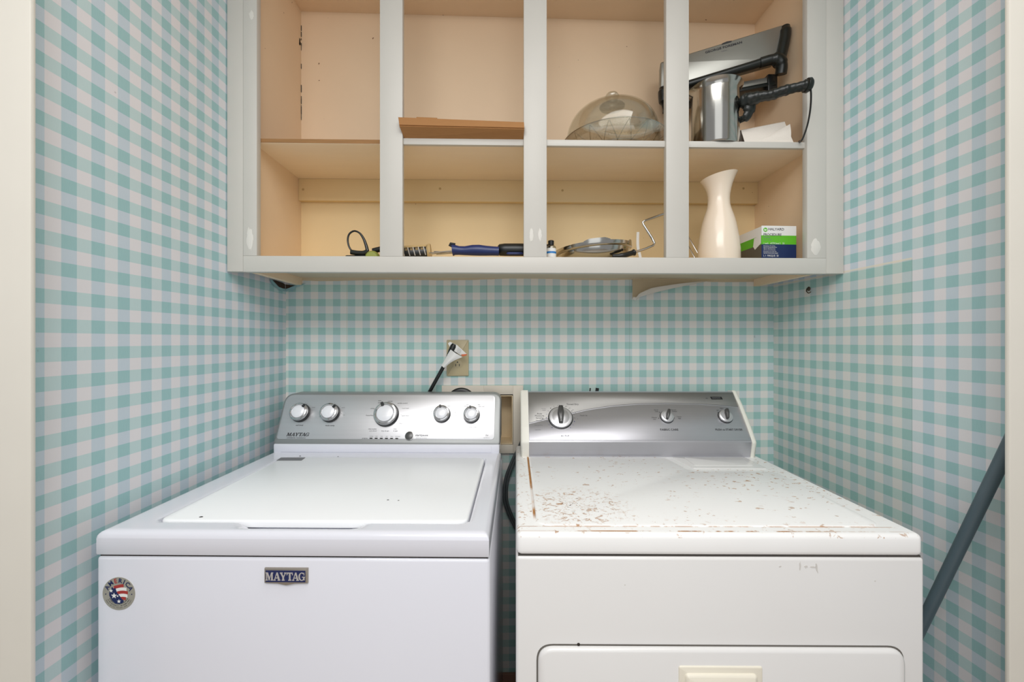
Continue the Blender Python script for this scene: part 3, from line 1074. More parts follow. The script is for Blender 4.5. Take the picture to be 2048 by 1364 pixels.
T = basis((cx0, 0, 0), (0, 1, 0), (0, 0, 1)) @ Matrix.Diagonal((1, 1, -1, 1))
MB().prism(cap_p, 0, cx0 - c0, 'd_cap', T, bevel=0.006).build('end_cap', dcon, smooth=50)
# slanted face as a plane for the fittings
D0 = Vector((0, 0.4835, 0.9665))
D1 = Vector((0, 0.590, 1.0985))
dphi = math.atan2(D1.z - D0.z, D1.y - D0.y)
DT = Vector((0, math.cos(dphi), math.sin(dphi)))
DNn = Vector((1, 0, 0)).cross(DT)


def dface(px, py, up):
    return DF.hit(px, py, D0 + DNn * 0.0015, DNn) + DNn * (up - 0.0015)


def dT(px, py, up=0.002):
    return basis(dface(px, py, up), (1, 0, 0), DT)


# upper strip of the face, divided from the lower by a long arc
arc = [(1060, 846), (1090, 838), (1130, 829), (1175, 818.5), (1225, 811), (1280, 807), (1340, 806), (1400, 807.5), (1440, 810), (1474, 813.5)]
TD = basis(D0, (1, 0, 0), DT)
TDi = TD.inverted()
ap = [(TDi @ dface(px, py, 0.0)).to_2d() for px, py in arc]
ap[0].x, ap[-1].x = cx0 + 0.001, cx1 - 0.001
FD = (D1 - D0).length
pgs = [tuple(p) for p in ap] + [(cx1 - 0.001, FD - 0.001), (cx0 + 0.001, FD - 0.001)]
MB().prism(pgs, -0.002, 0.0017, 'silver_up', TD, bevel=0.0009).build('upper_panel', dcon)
low = [tuple(p + Vector((0, -0.0035))) for p in ap] + [(cx1 - 0.001, 0.0015), (cx0 + 0.001, 0.0015)]
dr = MB().prism(low, -0.003, 0.0012, 'silver_d', TD, bevel=0.0004)


def dt(s, px, py, hpx, m='print', **kw):
    dr.text(s, dT(px, py, 0.0022), hpx * PXM, m, **kw)


def dknob(px, py, rpx, lever, rot, dome):
    R = rpx * PXM
    T = dT(px, py, 0.0012)
    k = MB()
    k.lathe([(0, 0), (R, 0), (R, 0.004), (R * .97, 0.0075), (R * .78, 0.0095), (R * .72, 0.0095), (R * .66, 0.011), (0, 0.012)], 'silver', 44, T)
    k.lathe([(R * 1.0, 0.0), (R * 1.07, 0.0), (R * 1.06, 0.0022), (R * 1.0, 0.003)], 'knob_dark', 44, T)
    o = k.build('knob', dcon)
    g = MB()
    L = R * lever
    Wd = R * 0.24
    pl = roundpoly([(-Wd * .7, -L * .75), (Wd * .7, -L * .75), (Wd * 1.15, L * .3), (Wd * .75, L), (-Wd * .75, L), (-Wd * 1.15, L * .3)], Wd * .45, 5)
    g.prism(pl, 0.009, 0.009 + dome, 'knob_grey', T @ Matrix.Rotation(-math.radians(rot), 4, 'Z'), bevel=Wd * 0.55)
    g.build('lever', o, label='graphite grip')


dknob(1121, 835.5, 23.5, 0.92, 3, 0.015)
dknob(1333.5, 834, 13.0, 0.98, 22, 0.012)
dknob(1450.5, 833.5, 13.5, 0.92, 12, 0.014)
dt('FABRIC CARE', 1338.5, 859.5, 4.2)
dt('PUSH to START DRYER', 1458, 859.5, 4.2, squeeze=0.88)
dt('Timed Dry', 1145, 808.8, 4.0)
for s, py in (('Auto', 827.5), ('Moisture', 831.8), ('Sensing', 836.2)):
    dt(s, 1079, py, 3.6)
dt('Wrinkle', 1087, 817.5, 2.0, 'print_soft')
dt('Guard', 1088, 820.5, 2.0, 'print_soft')
dt('More Dry', 1078, 841.2, 2.2, 'print_soft')
dt('Normal Dry', 1077, 850.5, 2.2, 'print_soft')
dt('Less Dry', 1076, 859.5, 2.2, 'print_soft')
dt('Touch Up', 1167, 831, 2.6, 'print')
dt('Air Fluff', 1130, 872, 3.4, 'print_soft')
for s, px, py in (('End of', 1312, 820), ('Cycle', 1313, 823), ('Delicate', 1308.5, 835.2), ('Low', 1309, 838.6), ('Normal', 1347, 819.8), ('Medium', 1349, 822.8), ('Cotton', 1358, 833.6), ('High', 1359, 837), ('Signal', 1443, 816.8), ('Off', 1434.5, 820.8)):
    dt(s, px, py, 2.2, 'print')
for k in range(18):
    a = math.radians(-140 + k * 16.5)
    rr = 28.5 * PXM
    c = 'print_blue' if math.cos(a) < -0.1 or (math.sin(a) < -.7) else 'print'
    big = 0.0018 if k % 3 == 0 else 0.0009
    dr.prism([(-big * .6, -0.0012), (big * .6, -0.0012), (big * .6, 0.0012), (-big * .6, 0.0012)], 0, 0.0003, c, dT(1121, 835.5, 0.002) @ Matrix.Rotation(-a, 4, 'Z') @ Matrix.Translation((0, rr, 0)))
for s, px, py in (('70', 1118, 810.5), ('60', 1126, 811), ('50', 1133, 813), ('40', 1140, 816), ('30', 1146, 820), ('20', 1151, 825.5), ('10', 1155, 838)):
    dt(s, px, py, 1.9, 'print_soft')
for px, py in ((1319, 824.5), (1317.5, 836.5), (1348.5, 836), (1436, 825)):
    dr.prism(circ(0.0013, 10), 0, 0.0003, 'print', dT(px, py, 0.0014))
tb = dT(1432.5, 796.3, 0.0018)
bxw, bxh = 12 * PXM, 2.3 * PXM * 1.35
dr.prism([(-bxw, bxh), (-bxw + 0.002, -bxh), (bxw + .001, -bxh), (bxw - .001, bxh)], 0, 0.0004, 'black', tb)
dr.text('KENMORE', tb @ Matrix.Translation((0, 0, 0.0005)), 2.2 * PXM * 1.1, 'print_soft', squeeze=1.1)
dt('800', 1413.5, 797, 2.2, 'print')
dr.build('lower_panel', dcon)
# door with its handle
dz1 = DF.hit(1439, 1292.5, (0, 0, 0), (0, 1, 0)).z
dx0, dx1 = DF.hit(1076, 1330, (0, 0, 0), (0, 1, 0)).x, DF.hit(1804.5, 1330, (0, 0, 0), (0, 1, 0)).x
TD_ = basis((0, 0, 0), (1, 0, 0), (0, 0, 1))
b = MB().prism(roundpoly([(dx0 - .0028, 0.16), (dx1 + .0028, 0.16), (dx1 + .0028, dz1 + .0028), (dx0 - .0028, dz1 + .0028)], 0.03, 8), -0.001, 0.0006, 'door_shade', TD_)  # flat grey sheet standing in for the shade of the door gap
b.build('door_gap_shade', dry, label='dark shadow gap round the door')
b = MB().prism(roundpoly([(dx0, 0.165), (dx1, 0.165), (dx1, dz1), (dx0, dz1)], 0.028, 8), -0.001, 0.009, 'd_white', TD_, bevel=0.006)
door = b.build('door', dry, smooth=60)
q0 = DF.hit(1357, 1331, (0, -0.009, 0), (0, 1, 0))
q1 = DF.hit(1524, 1331, (0, -0.009, 0), (0, 1, 0))
hz = q0.z
b = MB()
# handle: a cream frame round a dished pull
o_ = roundpoly([(q0.x, hz - 0.11), (q1.x, hz - 0.11), (q1.x, hz), (q0.x, hz)], 0.004, 4)
b.prism(o_, 0.008, 0.0115, 'd_cream', TD_, bevel=0.002)
b.prism(roundpoly([(q0.x + 0.010, hz - 0.10), (q1.x - 0.010, hz - 0.10), (q1.x - 0.010, hz - 0.011), (q0.x + 0.010, hz - 0.011)], 0.008, 5), 0.010, 0.017, 'd_cream', TD_, bevel=0.006)
b.build('door_handle', door, smooth=60, label='cream door handle')
for px, py, r1, r2, ang in ((1600, 1132, .0016, .008, 0), (1612, 1133, .003, .003, 0), (1633, 1134, .0018, .010, 10), (1626, 1134, .006, .0016, 0), (1750, 1162, .0015, .0012, 0), (1560, 1133, .003, .0012, 20), (1250, 1170, .0012, .0012, 0)):
    p = DF.hit(px, py, (0, 0, 0), (0, 1, 0))
    pl = [(r1 * math.cos(a) * random.uniform(.6, 1.2), r2 * math.sin(a) * random.uniform(.6, 1.2)) for a in [k * 0.48 for k in range(13)]]
    MB().prism(pl, -0.0003, 0.0004, 'stain', basis((p.x, 0, p.z), (1, 0, 0), (0, 0, 1)) @ Matrix.Rotation(math.radians(ang), 4, 'Z')).build('smudge', dry, label='faint grey smudge')
q = DF.hit(1157, 1288.5, (0, 0, 0), (0, 1, 0))
MB().lathe([(0, .002), (.002, .0015), (.0028, 0)], 'gap', 12, basis((q.x, -0.0004, q.z), (1, 0, 0), (0, 0, 1))).build('screw', dry)

# dryer cable hanging in the gap between the machines
cb = MB()
pts = [at(1054, 860, 1.392), at(1042, 893, 1.392), at(1025, 928, 1.391), at(1013, 963, 1.390), at(1011, 1000, 1.389), at(1018, 1026, 1.390), at(1029, 1050, 1.391), at(1044, 1078, 1.392), at(1060, 1115, 1.392)]
cb = MB()
for off in (-0.0045, 0.0045):
    cb.tube(catmull([p + Vector((off, 0, abs(off))) for p in pts], 8), 0.0045, 'rubber', 10)
cb.build('dryer_cable', label='flat grey twin cable hanging in the gap between washer and dryer', cat='cable')
for nm, px, d, r, lb in (('cable_end', 1179, (3.0, -10), 0.0022, 'thin black cable tip sticking up behind the dryer console'), ('hose_tip', 1192.5, (4.5, -11), 0.0058, 'thicker black hose tip standing up behind the dryer console')):
    p = at(px - 2, 812, 1.388)
    p2 = at(px + d[0] * 0.5, 776, 1.392)
    MB().tube([p, p + (p2 - p) * .5, p2], r, 'black', 10).build(nm, label=lb, cat='cable')

# ------------------------------------------------------------------ recessed utility box, outlet, plug
x0, x1 = on_y(884.5, 800, BW).x, on_y(1046, 800, BW).x
z1, z0 = on_y(960, 770.5, BW).z, on_y(1000, 905, BW).z
util = thing('utility_box', 'old white wall box with open recess and black cap, behind the washer console', 'utility box', ((x0 + x1) / 2, BW, z0))
U = Vector(util.location)
b = MB()
for (a, c, d, e) in ((x0, hx0, z0, z1), (hx1, x1, z0, z1), (hx0, hx1, hz1, z1), (hx0, hx1, z0, hz0)):
    b.box(a - U.x, c - U.x, -0.012, -0.0005, d - U.z, e - U.z, 'box_wood', 0.0008)
b.build('face_board', util)
b = MB()
w = 0.0025
ax0, ax1, az0, az1 = hx0 - U.x + 0.001, hx1 - U.x - 0.0015, hz0 - U.z + 0.0015, hz1 - U.z - 0.0035
dep = 0.085
b.box(ax0, ax1, dep, dep + w, az0, az1, 'box_in')
b.box(ax0, ax0 + w, -0.010, dep, az0, az1, 'box_in')
b.box(ax1 - w, ax1, -0.010, dep, az0, az1, 'box_in')
b.box(ax0 + w, ax1 - w, -0.010, dep, az0, az0 + w, 'box_in')
b.box(ax0 + w, ax1 - w, -0.010, dep, az1 - w, az1, 'box_in')
b.build('recess', util)
b = MB()
b.box(ax0, ax1 + .001, -0.0105, -0.002, az1 + 0.0003, az1 + 0.0036, 'gap')
b.box(ax1 + 0.0001, ax1 + 0.0016, -0.0105, -0.002, az0, az1, 'gap')
b.build('dark_gap', util, label='dark gap round the recess')
pc = on_y(922.5, 805, BW - 0.014) - U
b = MB().lathe([(0, 0.008), (0.040, 0.008), (0.047, 0.0065), (0.0505, 0.003), (0.0505, -0.004), (0, -0.004)], 'black', 48, basis((pc.x, -0.014, pc.z), (1, 0, 0), (0, 0, 1)))
b.build('drain_cap', util, label='round black cap')

a0, a1 = on_y(893.5, 752, BW), on_y(937.5, 680, BW)
oc = (a0 + a1) / 2
outl = thing('wall_outlet', 'almond duplex wall outlet above the washer console, with a plug in it', 'outlet', (oc.x, BW, oc.z))
hwid, hhei = (a1.x - a0.x) / 2, (a1.z - a0.z) / 2
TO = basis((0, 0, 0), (1, 0, 0), (0, 0, 1))
MB().prism(roundpoly([(-hwid, -hhei), (hwid, -hhei), (hwid, hhei), (-hwid, hhei)], 0.003, 4), 0.0003, 0.006, 'outlet', TO, bevel=0.003).build('cover_plate', outl)
rz = on_y(915.5, 728, BW).z - oc.z
for zz in (rz, -rz):
    b = MB()
    pl = [(0.0165 * math.cos(a), max(-0.0125, min(0.0125, 0.0165 * math.sin(a)))) for a in [2 * math.pi * k / 40 for k in range(40)]]
    b.prism([(x, y + zz) for x, y in pl], 0.004, 0.0078, 'outlet', TO, bevel=0.0008)
    rc = b.build('receptacle', outl)
    b = MB()
    for sx in (-1, 1):
        b.box(sx * 0.0062 - 0.0011, sx * 0.0062 + 0.0011, -0.0082, -0.0078, zz - 0.0075, zz + 0.0008, 'black')
    b.prism([(x, y + zz + 0.0068) for x, y in circ(0.0024, 14)], 0.0078, 0.0083, 'black', TO)
    b.build('slot', rc)
MB().lathe([(0, .0072), (.0025, .0068), (.003, .0055)], 'outlet', 14, TO).build('screw', outl)
# black plug and cord with a folded paper tag
c0_ = on_y(858, 786, 1.382)
c1_ = on_y(886, 735, 1.366)
c2_ = on_y(906, 695, 1.374)
cord = thing('power_cord', 'black power cord with crumpled white paper tag, plugged into the wall outlet', 'power cord', (c0_.x, 1.38, 0.90))
K = Vector(cord.location)
L = lambda p: p - K
b = MB().tube(catmull([L(Vector((c0_.x - 0.05, 1.394, 0.93))), L(Vector((c0_.x - 0.035, 1.391, 1.02))), L(c0_), L(c1_), L(c1_ + (c2_ - c1_) * .6)], 8), 0.0062, 'black', 14)
b.build('cord', cord)
pl_ = on_y(909, 700, 1.385)
b = MB()
d = (c2_ - c1_).normalized()
b.tube([L(c1_ + (c2_ - c1_) * .52), L(c1_ + (c2_ - c1_) * .8), L(c2_ + d * .004), L(c2_ + d * .012)], [0.0075, 0.0095, 0.0115, 0.009], 'black', 14, flat=1.0)
b.tube([L(c2_ + Vector((.006, -.002, -.004))), L(c2_ + Vector((.008, 0.014, -.008))), L(c2_ + Vector((.008, 0.029, -.008)))], [0.012, 0.0135, 0.0125], 'black', 14)
b.build('plug', cord)
tg = MB()
tp = [(884.5, 735.5), (892, 726), (905, 722), (913, 713), (933, 710), (928, 702), (915, 692), (899, 684), (896, 688), (901, 700), (893, 716)]


def tagpt(px, py, y):
    return L(on_y(px, py, y))


# wrapped cone of paper round the cord, opening to the right, and the printed flap behind the plug
A, Bq = c1_ + (c2_ - c1_) * 0.0, c1_ + (c2_ - c1_) * 0.62
row0 = [tagpt(882.5, 731, 1.362), tagpt(885, 733, 1.353), tagpt(888, 736, 1.356)]
row1 = [tagpt(892, 715, 1.364), tagpt(899, 720, 1.349), tagpt(905, 723, 1.356)]
row2 = [tagpt(900, 698, 1.366), tagpt(911, 706, 1.350), tagpt(925, 714, 1.358)]
rows = [catmull(r_, 5) for r_ in (row0, row1, row2)]
cols = [catmull([rows[k][i] for k in range(3)], 5) for i in range(len(rows[0]))]
nu, nv = len(cols) - 1, len(cols[0]) - 1
tg.grid(lambda u, v: cols[round(u * nu)][round(v * nv)], nu, nv, 'white', 0.0006)
f0 = [tagpt(896, 687, 1.374), tagpt(900, 683.5, 1.376), tagpt(914, 690, 1.368), tagpt(933.5, 708, 1.366), tagpt(925, 712.5, 1.364), tagpt(903, 699, 1.370)]
bmx = bmesh.new()
vv = [bmx.verts.new(p) for p in f0]
bmx.faces.new((vv[0], vv[1], vv[2], vv[5]))
bmx.faces.new((vv[2], vv[3], vv[4], vv[5]))
bmx.normal_update()
bmesh.ops.solidify(bmx, geom=list(bmx.faces), thickness=0.0006)
tg.bm(bmx, 'white')
e = [tagpt(922, 709, 1.3625), tagpt(934, 708, 1.3628), tagpt(933.5, 711, 1.362), tagpt(925, 713, 1.3615)]
bmx = bmesh.new()
bmx.faces.new([bmx.verts.new(p) for p in e])
bmx.normal_update()
bmesh.ops.solidify(bmx, geom=list(bmx.faces), thickness=0.0012)
tg.bm(bmx, 'orange')
ux = (L(on_y(926, 706, 1.366)) - L(on_y(908, 692, 1.369)))
uy = Vector((0.6, 0.1, 0.8)).cross(Vector((0, -1, 0))).cross(ux)
TT = basis(tagpt(917, 701.5, 1.3605), ux, Vector((0, 0, 1)))
for i, ln in enumerate(('WARNING', 'ground plug', 'do not cut', 'see guide')):
    tg.text(ln, TT @ Matrix.Translation((0.001 * i, 0.0065 - 0.0035 * i, 0.0)), 0.0022, 'print_soft')
tg.build('paper_tag', cord, label='crumpled white paper tag')

# ------------------------------------------------------------------ pole, hook, torn paper
pa = at(2005, 918, 0.752)
pb = at(1851, 1227, 0.86)
# the pole leans in the corner: foot on the floor behind the dryer's edge
foot = Vector((0.868, 1.075, 0.0))
head = at(2007.5, 912, 0.75)
ax = (head - foot)
tip = foot + ax * 1.055
b = MB()
pole = thing('pole', 'slate grey pole leaning in the gap between the dryer and right wall', 'pole', foot)
b.tube([Vector((0, 0, 0.014)), ax * .3, ax * .6, ax * 1.06], 0.0105, 'pole', 24)
b.build('shaft', pole)
MB().tube([ax * 1.058, ax * 1.065, ax * 1.072], [0.0112, 0.0115, 0.0095], 'black', 24).build('end_cap', pole)
MB().tube([Vector((0, 0, 0.0)), Vector((0, 0, 0.02)), ax.normalized() * 0.05], [0.014, 0.0145, 0.012], 'black', 24).build('foot', pole)

# little bent hook on the right wall under the cabinet
yh = 1.27
r_ = ray(1618, 578)
tt = (cr.x - SR * cr.y) / (r_.x - SR * r_.y)
hp = EYE + r_ * tt
hk = thing('wall_hook', 'small rusty wire hook on the right wall just under the cabinet', 'hook', hp)
MB().lathe([(0, 0.002), (0.006, 0.0016), (0.007, 0)], 'hook', 14, basis((-0.0005, 0, 0), (0, -1, 0), (0, 0, 1))).build('rosette', hk)
MB().tube(catmull([(-0.001, 0, 0.006), (-0.008, -0.002, 0.0), (-0.012, -0.006, -0.008), (-0.010, -0.012, -0.014), (-0.006, -0.016, -0.010)], 6), 0.0016, 'hook', 8).build('wire', hk)

# peeled flap of wallpaper under the cabinet
fl = MB()


def flap(u, v):
    px = 1265 + u * 162
    bot = 600 - 40 * (u ** 0.75) if u > 0.04 else 598 + u * 60
    top_ = 556.5
    py = top_ + (bot - top_) * v
    return on_y(px, py, BW - 0.002 - 0.028 * (v ** 1.5) * (1 - u) - 0.0005)


fl.grid(flap, 24, 10, 'paper_back', 0.0008)


def lip(u, v):
    px = 1265 + u * 150
    p = Vector(flap(min(1, u * 150 / 162), 1.0))
    w_ = 0.024 * (1 - u) ** 0.7 * (0.35 + 0.65 * min(1, u * 4))
    a = v * 1.9
    return p + Vector((0, -0.006 * math.sin(a) * (1 - u), (w_ * v) * 0.95 - 0.001))


fl.grid(lip, 24, 6, 'paper_edge', 0.0006)
fl.build('peeling_wallpaper', label='curling cream flap of peeled wallpaper hanging under the cabinet', cat='wallpaper')
# torn corner at the left
tr = MB()
xw = lambda px, py, o_=0.002: (lambda t: EYE + ray(px, py) * t)(((cl.x + o_) - SL * cl.y) / (ray(px, py).x - SL * ray(px, py).y))
hole = [(546, 561), (556, 565), (568, 568), (574, 570), (578, 573.5), (574.5, 576), (569, 577.5), (560, 574), (552, 568)]


def patch(mb, pxs, m, off):
    bmx = bmesh.new()
    pts = []
    for px, py in pxs:
        if px < 571:
            pts.append(xw(px, py, off))
        else:
            pts.append(on_y(px, py, BW - off))
    bmx.faces.new([bmx.verts.new(p) for p in pts])
    bmesh.ops.triangulate(bmx, faces=list(bmx.faces))
    mb.bm(bmx, m)


patch(tr, [(545, 560), (552, 561), (566, 566), (570.5, 569), (570.5, 577.5), (566, 577), (558, 574), (550, 567)], 'hole', 0.0035)
patch(tr, [(571.5, 569), (582, 570.5), (590, 571), (584, 573), (578, 576), (571.5, 578)], 'hole', 0.0035)
patch(tr, [(540, 559), (545, 560), (550, 567), (558, 574), (566, 577), (570.5, 577.5), (570.5, 583), (562, 581), (552, 575), (543, 566)], 'torn_blue', 0.0045)
patch(tr, [(571.5, 578), (578, 576), (584, 573), (590, 571), (600, 570), (612, 566), (604, 571), (593, 574), (585, 583), (578, 580), (571.5, 583)], 'torn_blue', 0.0045)
tr.build('torn_wallpaper', label='torn wallpaper edge round a dark hole in the left corner under the cabinet', cat='wallpaper')

# ------------------------------------------------------------------ on the upper shelf
SZ = zs1 + 0.0012
# shallow cardboard tray lying in the second bay, its front flap tipped out past the frame
yb, yt = CF + 0.012, CF - 0.024
L0, R0 = on_y(809, 280, yb), on_y(1046.5, 280, yb)
L1, R1 = on_y(799, 251, CF - 0.018), on_y(1048.5, 257, CF - 0.018)
L2, R2 = on_y(797, 236, CF - 0.014), on_y(1048, 246, CF - 0.014)
tray = thing('cardboard_box', 'open brown cardboard tray on the upper shelf, second bay from left', 'box', ((L0.x + R0.x) / 2, 1.25, SZ))
K2 = Vector(tray.location)
L_ = lambda p: Vector(p) - K2


def sheet(mb, q, m, th=0.003):
    bmx = bmesh.new()
    bmx.faces.new([bmx.verts.new(p) for p in q])
    bmx.normal_update()
    bmesh.ops.solidify(bmx, geom=list(bmx.faces), thickness=th)
    mb.bm(bmx, m)


b = MB()
L0.z = R0.z = SZ + 0.0015
sheet(b, [L_(L0), L_(R0), L_((R0.x, 1.36, SZ + .0015)), L_((L0.x, 1.36, SZ + .0015))], 'card')
b.build('bottom', tray)
b = MB()
sheet(b, [L_(L0), L_(L1), L_(R1), L_(R0)], 'card')
sheet(b, [L_(L1), L_(L2), L_(R2), L_(R1)], 'card')
fr = b.build('front_flap', tray)
b = MB()
dz_ = Vector((0, 0.0, 0.0022))
sheet(b, [L_(L2 + Vector((0, -.0022, -.0015))), L_(R2 + Vector((0, -.0022, -.0022))), L_(R2 + dz_ + Vector((0, .001, 0))), L_(L2 + dz_ + Vector((0, .001, -.0008)))], 'flap_shade', 0.002)  # dark strip painted in for the shadow between flap and tray
b.build('flap_shadow_line', fr, label='dark strip standing in for the shadow behind the flap')
for (ta, tbx, m) in ((0.14, 0.305, 'card'), (0.70, 0.85, 'card')):
    p, q_ = L2.lerp(R2, ta), L2.lerp(R2, tbx)
    up = Vector((0, 0.004, 0.0068 if ta < .5 else 0.0028))
    b = MB()
    sheet(b, [L_(p + Vector((0, -.003, -.005))), L_(q_ + Vector((0, -.003, -.005))), L_(q_ + up), L_(p + up)], m, 0.003)
    b.build('tab', fr)
for X, sgn in ((L0, -1), (R0, 1)):
    b = MB()
    t2 = (L1 if sgn < 0 else R1)
    t3 = (L2 if sgn < 0 else R2)
    xb = X.x
    sheet(b, [L_(X), L_((xb, 1.36, SZ + .001)), L_((xb, 1.36, SZ + .04)), L_((xb + sgn * 0.001, CF + .022, SZ + .04))], 'card')
    b.build('side_wall', tray)

# covered glass cake plate
gc = at(1228, 682, 1.252)
gc.z = SZ
cake = thing('cake_plate', 'pressed glass cake plate with scalloped star pattern on the upper shelf', 'cake plate', gc)
R = 0.157
prof = [(0, 0.004), (0.095, 0.004), (0.104, 0.008), (0.118, 0.016), (0.135, 0.024), (0.150, 0.034), (R, 0.0445), (R + .0012, 0.0425), (0.152, 0.031), (0.137, 0.020), (0.120, 0.012), (0.106, 0.0035), (0.098, 0.0), (0, 0.0)]
MB().lathe(prof, 'glass_cut', 72, closed=False).build('plate', cake, smooth=30)
b = MB()
for k in range(18):
    a0_ = 2 * math.pi * k / 18
    for sgn in (-1, 1):
        pts = []
        for i in range(6):
            s_ = i / 5
            rr = 0.108 + 0.046 * s_
            aa = a0_ + sgn * 0.17 * s_
            pts.append((rr * math.cos(aa), rr * math.sin(aa), 0.0065 + 0.034 * s_ ** 1.15))
        b.tube(pts, 0.0013, 'glass_cut', 6)
b.tube([(0.108 * math.cos(a), 0.108 * math.sin(a), 0.0085) for a in [2 * math.pi * k / 60 for k in range(61)]], 0.0026, 'glass_cut', 8)
for k in range(90):
    a = 2 * math.pi * k / 90
    b.lathe([(0, -.0016), (.0016, 0), (0, .0016)], 'glass_cut', 6, Matrix.Translation((0.125 * math.cos(a), 0.125 * math.sin(a), 0.017)))
b.build('cut_pattern', cake, label='raised star and bead pattern')
b = MB().tube([((R - .0005) * math.cos(a), (R - .0005) * math.sin(a), 0.0436) for a in [2 * math.pi * k / 72 for k in range(73)]], 0.0016, 'glass_cut', 8)
b.build('rim', cake)
dc = Vector((gc.x - 0.006, gc.y, SZ + 0.0295))
dome = thing('glass_dome', 'clear glass dome with a round knob, covering the cake plate on the upper shelf', 'cake cover', dc)
H, Rd = 0.131, 0.1395
pr_o, pr_i = [], []
for k in range(25):
    a = math.pi / 2 * k / 24
    rr = Rd * math.cos(a) ** 0.74
    zz = H * math.sin(a) ** 0.74
    pr_o.append((rr if k < 24 else 0, zz))
    pr_i.append((max(0, rr - 0.003) if k < 24 else 0, max(0, zz - 0.003 * (k / 24))))
MB().lathe(pr_o + list(reversed(pr_i)), 'glass', 64).build('cover', dome, smooth=60)
b = MB().lathe([(0.0, H - .0015), (0.036, H - 0.004), (0.038, H - .0015), (0.034, H + 0.001), (0.013, H + 0.003), (0.010, H + 0.009), (0.013, H + 0.016), (0.019, H + 0.023), (0.021, H + 0.030), (0.017, H + 0.037), (0.008, H + 0.040), (0, H + 0.0405)], 'glass_cut', 36)
b.build('knob', dome, smooth=60)

# stainless milk pot with a long black handle
pc_ = at(1430, 682, 1.192)
pc_.z = SZ
pot = thing('saucepan', 'tall polished steel pot with black ridged handle on the upper shelf', 'pot', pc_)
s_ = 1.192 / FPX
Rp = 43.5 * s_
Hp = 0.172
MB().lathe([(0, 0), (Rp * .95, 0), (Rp, 0.004), (Rp, Hp - 0.016), (Rp * 1.03, Hp - 0.008), (Rp * 1.14, Hp), (Rp * 1.16, Hp + .0012), (Rp * 1.13, Hp + .0018), (Rp * 1.01, Hp - 0.007), (Rp * .98, Hp - 0.015), (Rp * .98, 0.004), (0, 0.004)], 'steel', 64).build('body', pot, smooth=50)
lp_ = lambda px, py, D: at(px, py, D) - pc_
b = MB()
b.tube(catmull([lp_(1461, 198, 1.190), lp_(1472, 196, 1.172), lp_(1484, 200, 1.152)], 5), [0.009] * 11, 'chrome', 10, flat=0.5)
b.build('bracket', pot)
b = MB()
b.tube(catmull([lp_(1463, 241, 1.190), lp_(1473, 243, 1.172), lp_(1486, 236, 1.152)], 5), [0.007] * 11, 'black_green', 10)
b.build('lower_bracket', pot)
hp_ = [lp_(1483, 202, 1.158), lp_(1491, 203, 1.15), lp_(1500, 200, 1.14), lp_(1512, 196, 1.13), lp_(1524, 193, 1.122), lp_(1536, 191.5, 1.115), lp_(1548, 188.5, 1.108), lp_(1560, 184, 1.10), lp_(1572, 180.5, 1.094), lp_(1585, 177, 1.088), lp_(1598, 174, 1.082), lp_(1608, 172, 1.078), lp_(1615, 171, 1.075)]
rad = [13, 19, 18, 15, 12, 11.5, 12.5, 11, 12, 10.5, 10.5, 12, 15]
hpath = catmull(hp_, 4)
rr_ = []
for i in range(len(hpath)):
    q = i / 4
    k0 = min(int(q), len(rad) - 2)
    rr_.append((rad[k0] + (rad[k0 + 1] - rad[k0]) * (q - k0)) * 1.1 / FPX * (1 + 0.05 * math.sin(i * 1.6)))
hb = MB().tube(hpath, rr_, 'black_green', 16, flat=0.8)
e0 = lp_(1615, 171, 1.075)
hb.tube([e0 - Vector((0.005, 0, -0.0006)), e0 + Vector((0.002, -0.001, 0)), e0 + Vector((0.006, -0.0015, 0.0005))], [0.020, 0.0215, 0.018], 'black_green', 18, flat=0.8)
hb.tube(catmull([lp_(1500, 205, 1.142), lp_(1498, 222, 1.146), lp_(1492, 234, 1.150), lp_(1480, 240, 1.160), lp_(1474, 244, 1.168)], 5), [0.017] * 6 + [0.013] * 6 + [0.009] * 9, 'black_green', 12, flat=0.6)
handle = hb.build('handle', pot, smooth=60)
MB().tube(catmull([lp_(1610, 160, 1.074), lp_(1618, 166, 1.07), lp_(1622, 185, 1.072), lp_(1621, 215, 1.08), lp_(1616, 245, 1.098), lp_(1609, 268, 1.115), lp_(1603, 281, 1.128), lp_(1598, 283.5, 1.15)], 6), 0.0036, 'black', 10, flat=0.6).build('hanging_strap', handle, label='thin black hanging strap')

# folding grill standing tilted behind the pot
gx0 = at(1322, 160, 1.29)
GU = Vector((math.cos(math.radians(13.5)), -0.25, math.sin(math.radians(13.5)))).normalized()        # along the lid
GV = Vector((-math.sin(math.radians(13.5)) * .8, 0.06, 0.97)).normalized()
GV = (GV - GU * GV.dot(GU)).normalized()
GN = GU.cross(GV)
gcn = at(1462, 130, 1.272)
grill = thing('contact_grill', 'silver and black contact grill tilted behind the steel pot on the upper shelf', 'grill', (gcn.x, gcn.y + .03, SZ))
KG = Vector(grill.location)
TG = basis(gcn - KG, GU, GV)
hl, hh = 0.202, 0.070


def gl(px, py, up=0.0):
    r_ = ray(px, py)
    t_ = (gcn - EYE).dot(GN) / r_.dot(GN)
    q_ = TG.inverted() @ (EYE + r_ * t_ - KG)
    return Vector((q_.x, q_.y, up))


pA, pB, pC, pD = gl(1340, 180), gl(1552, 121), gl(1566, 49), gl(1340, 117)
b = MB()
lidp = [(pA.x - .03, pA.y + 0.004), (pB.x, pB.y + 0.004), (pC.x + 0.004, pC.y), (pD.x - .03, pD.y)]
b.prism(roundpoly(lidp, 0.006, 4), -0.036, 0.0, 'grill', TG, bevel=0.004)
gcover = b
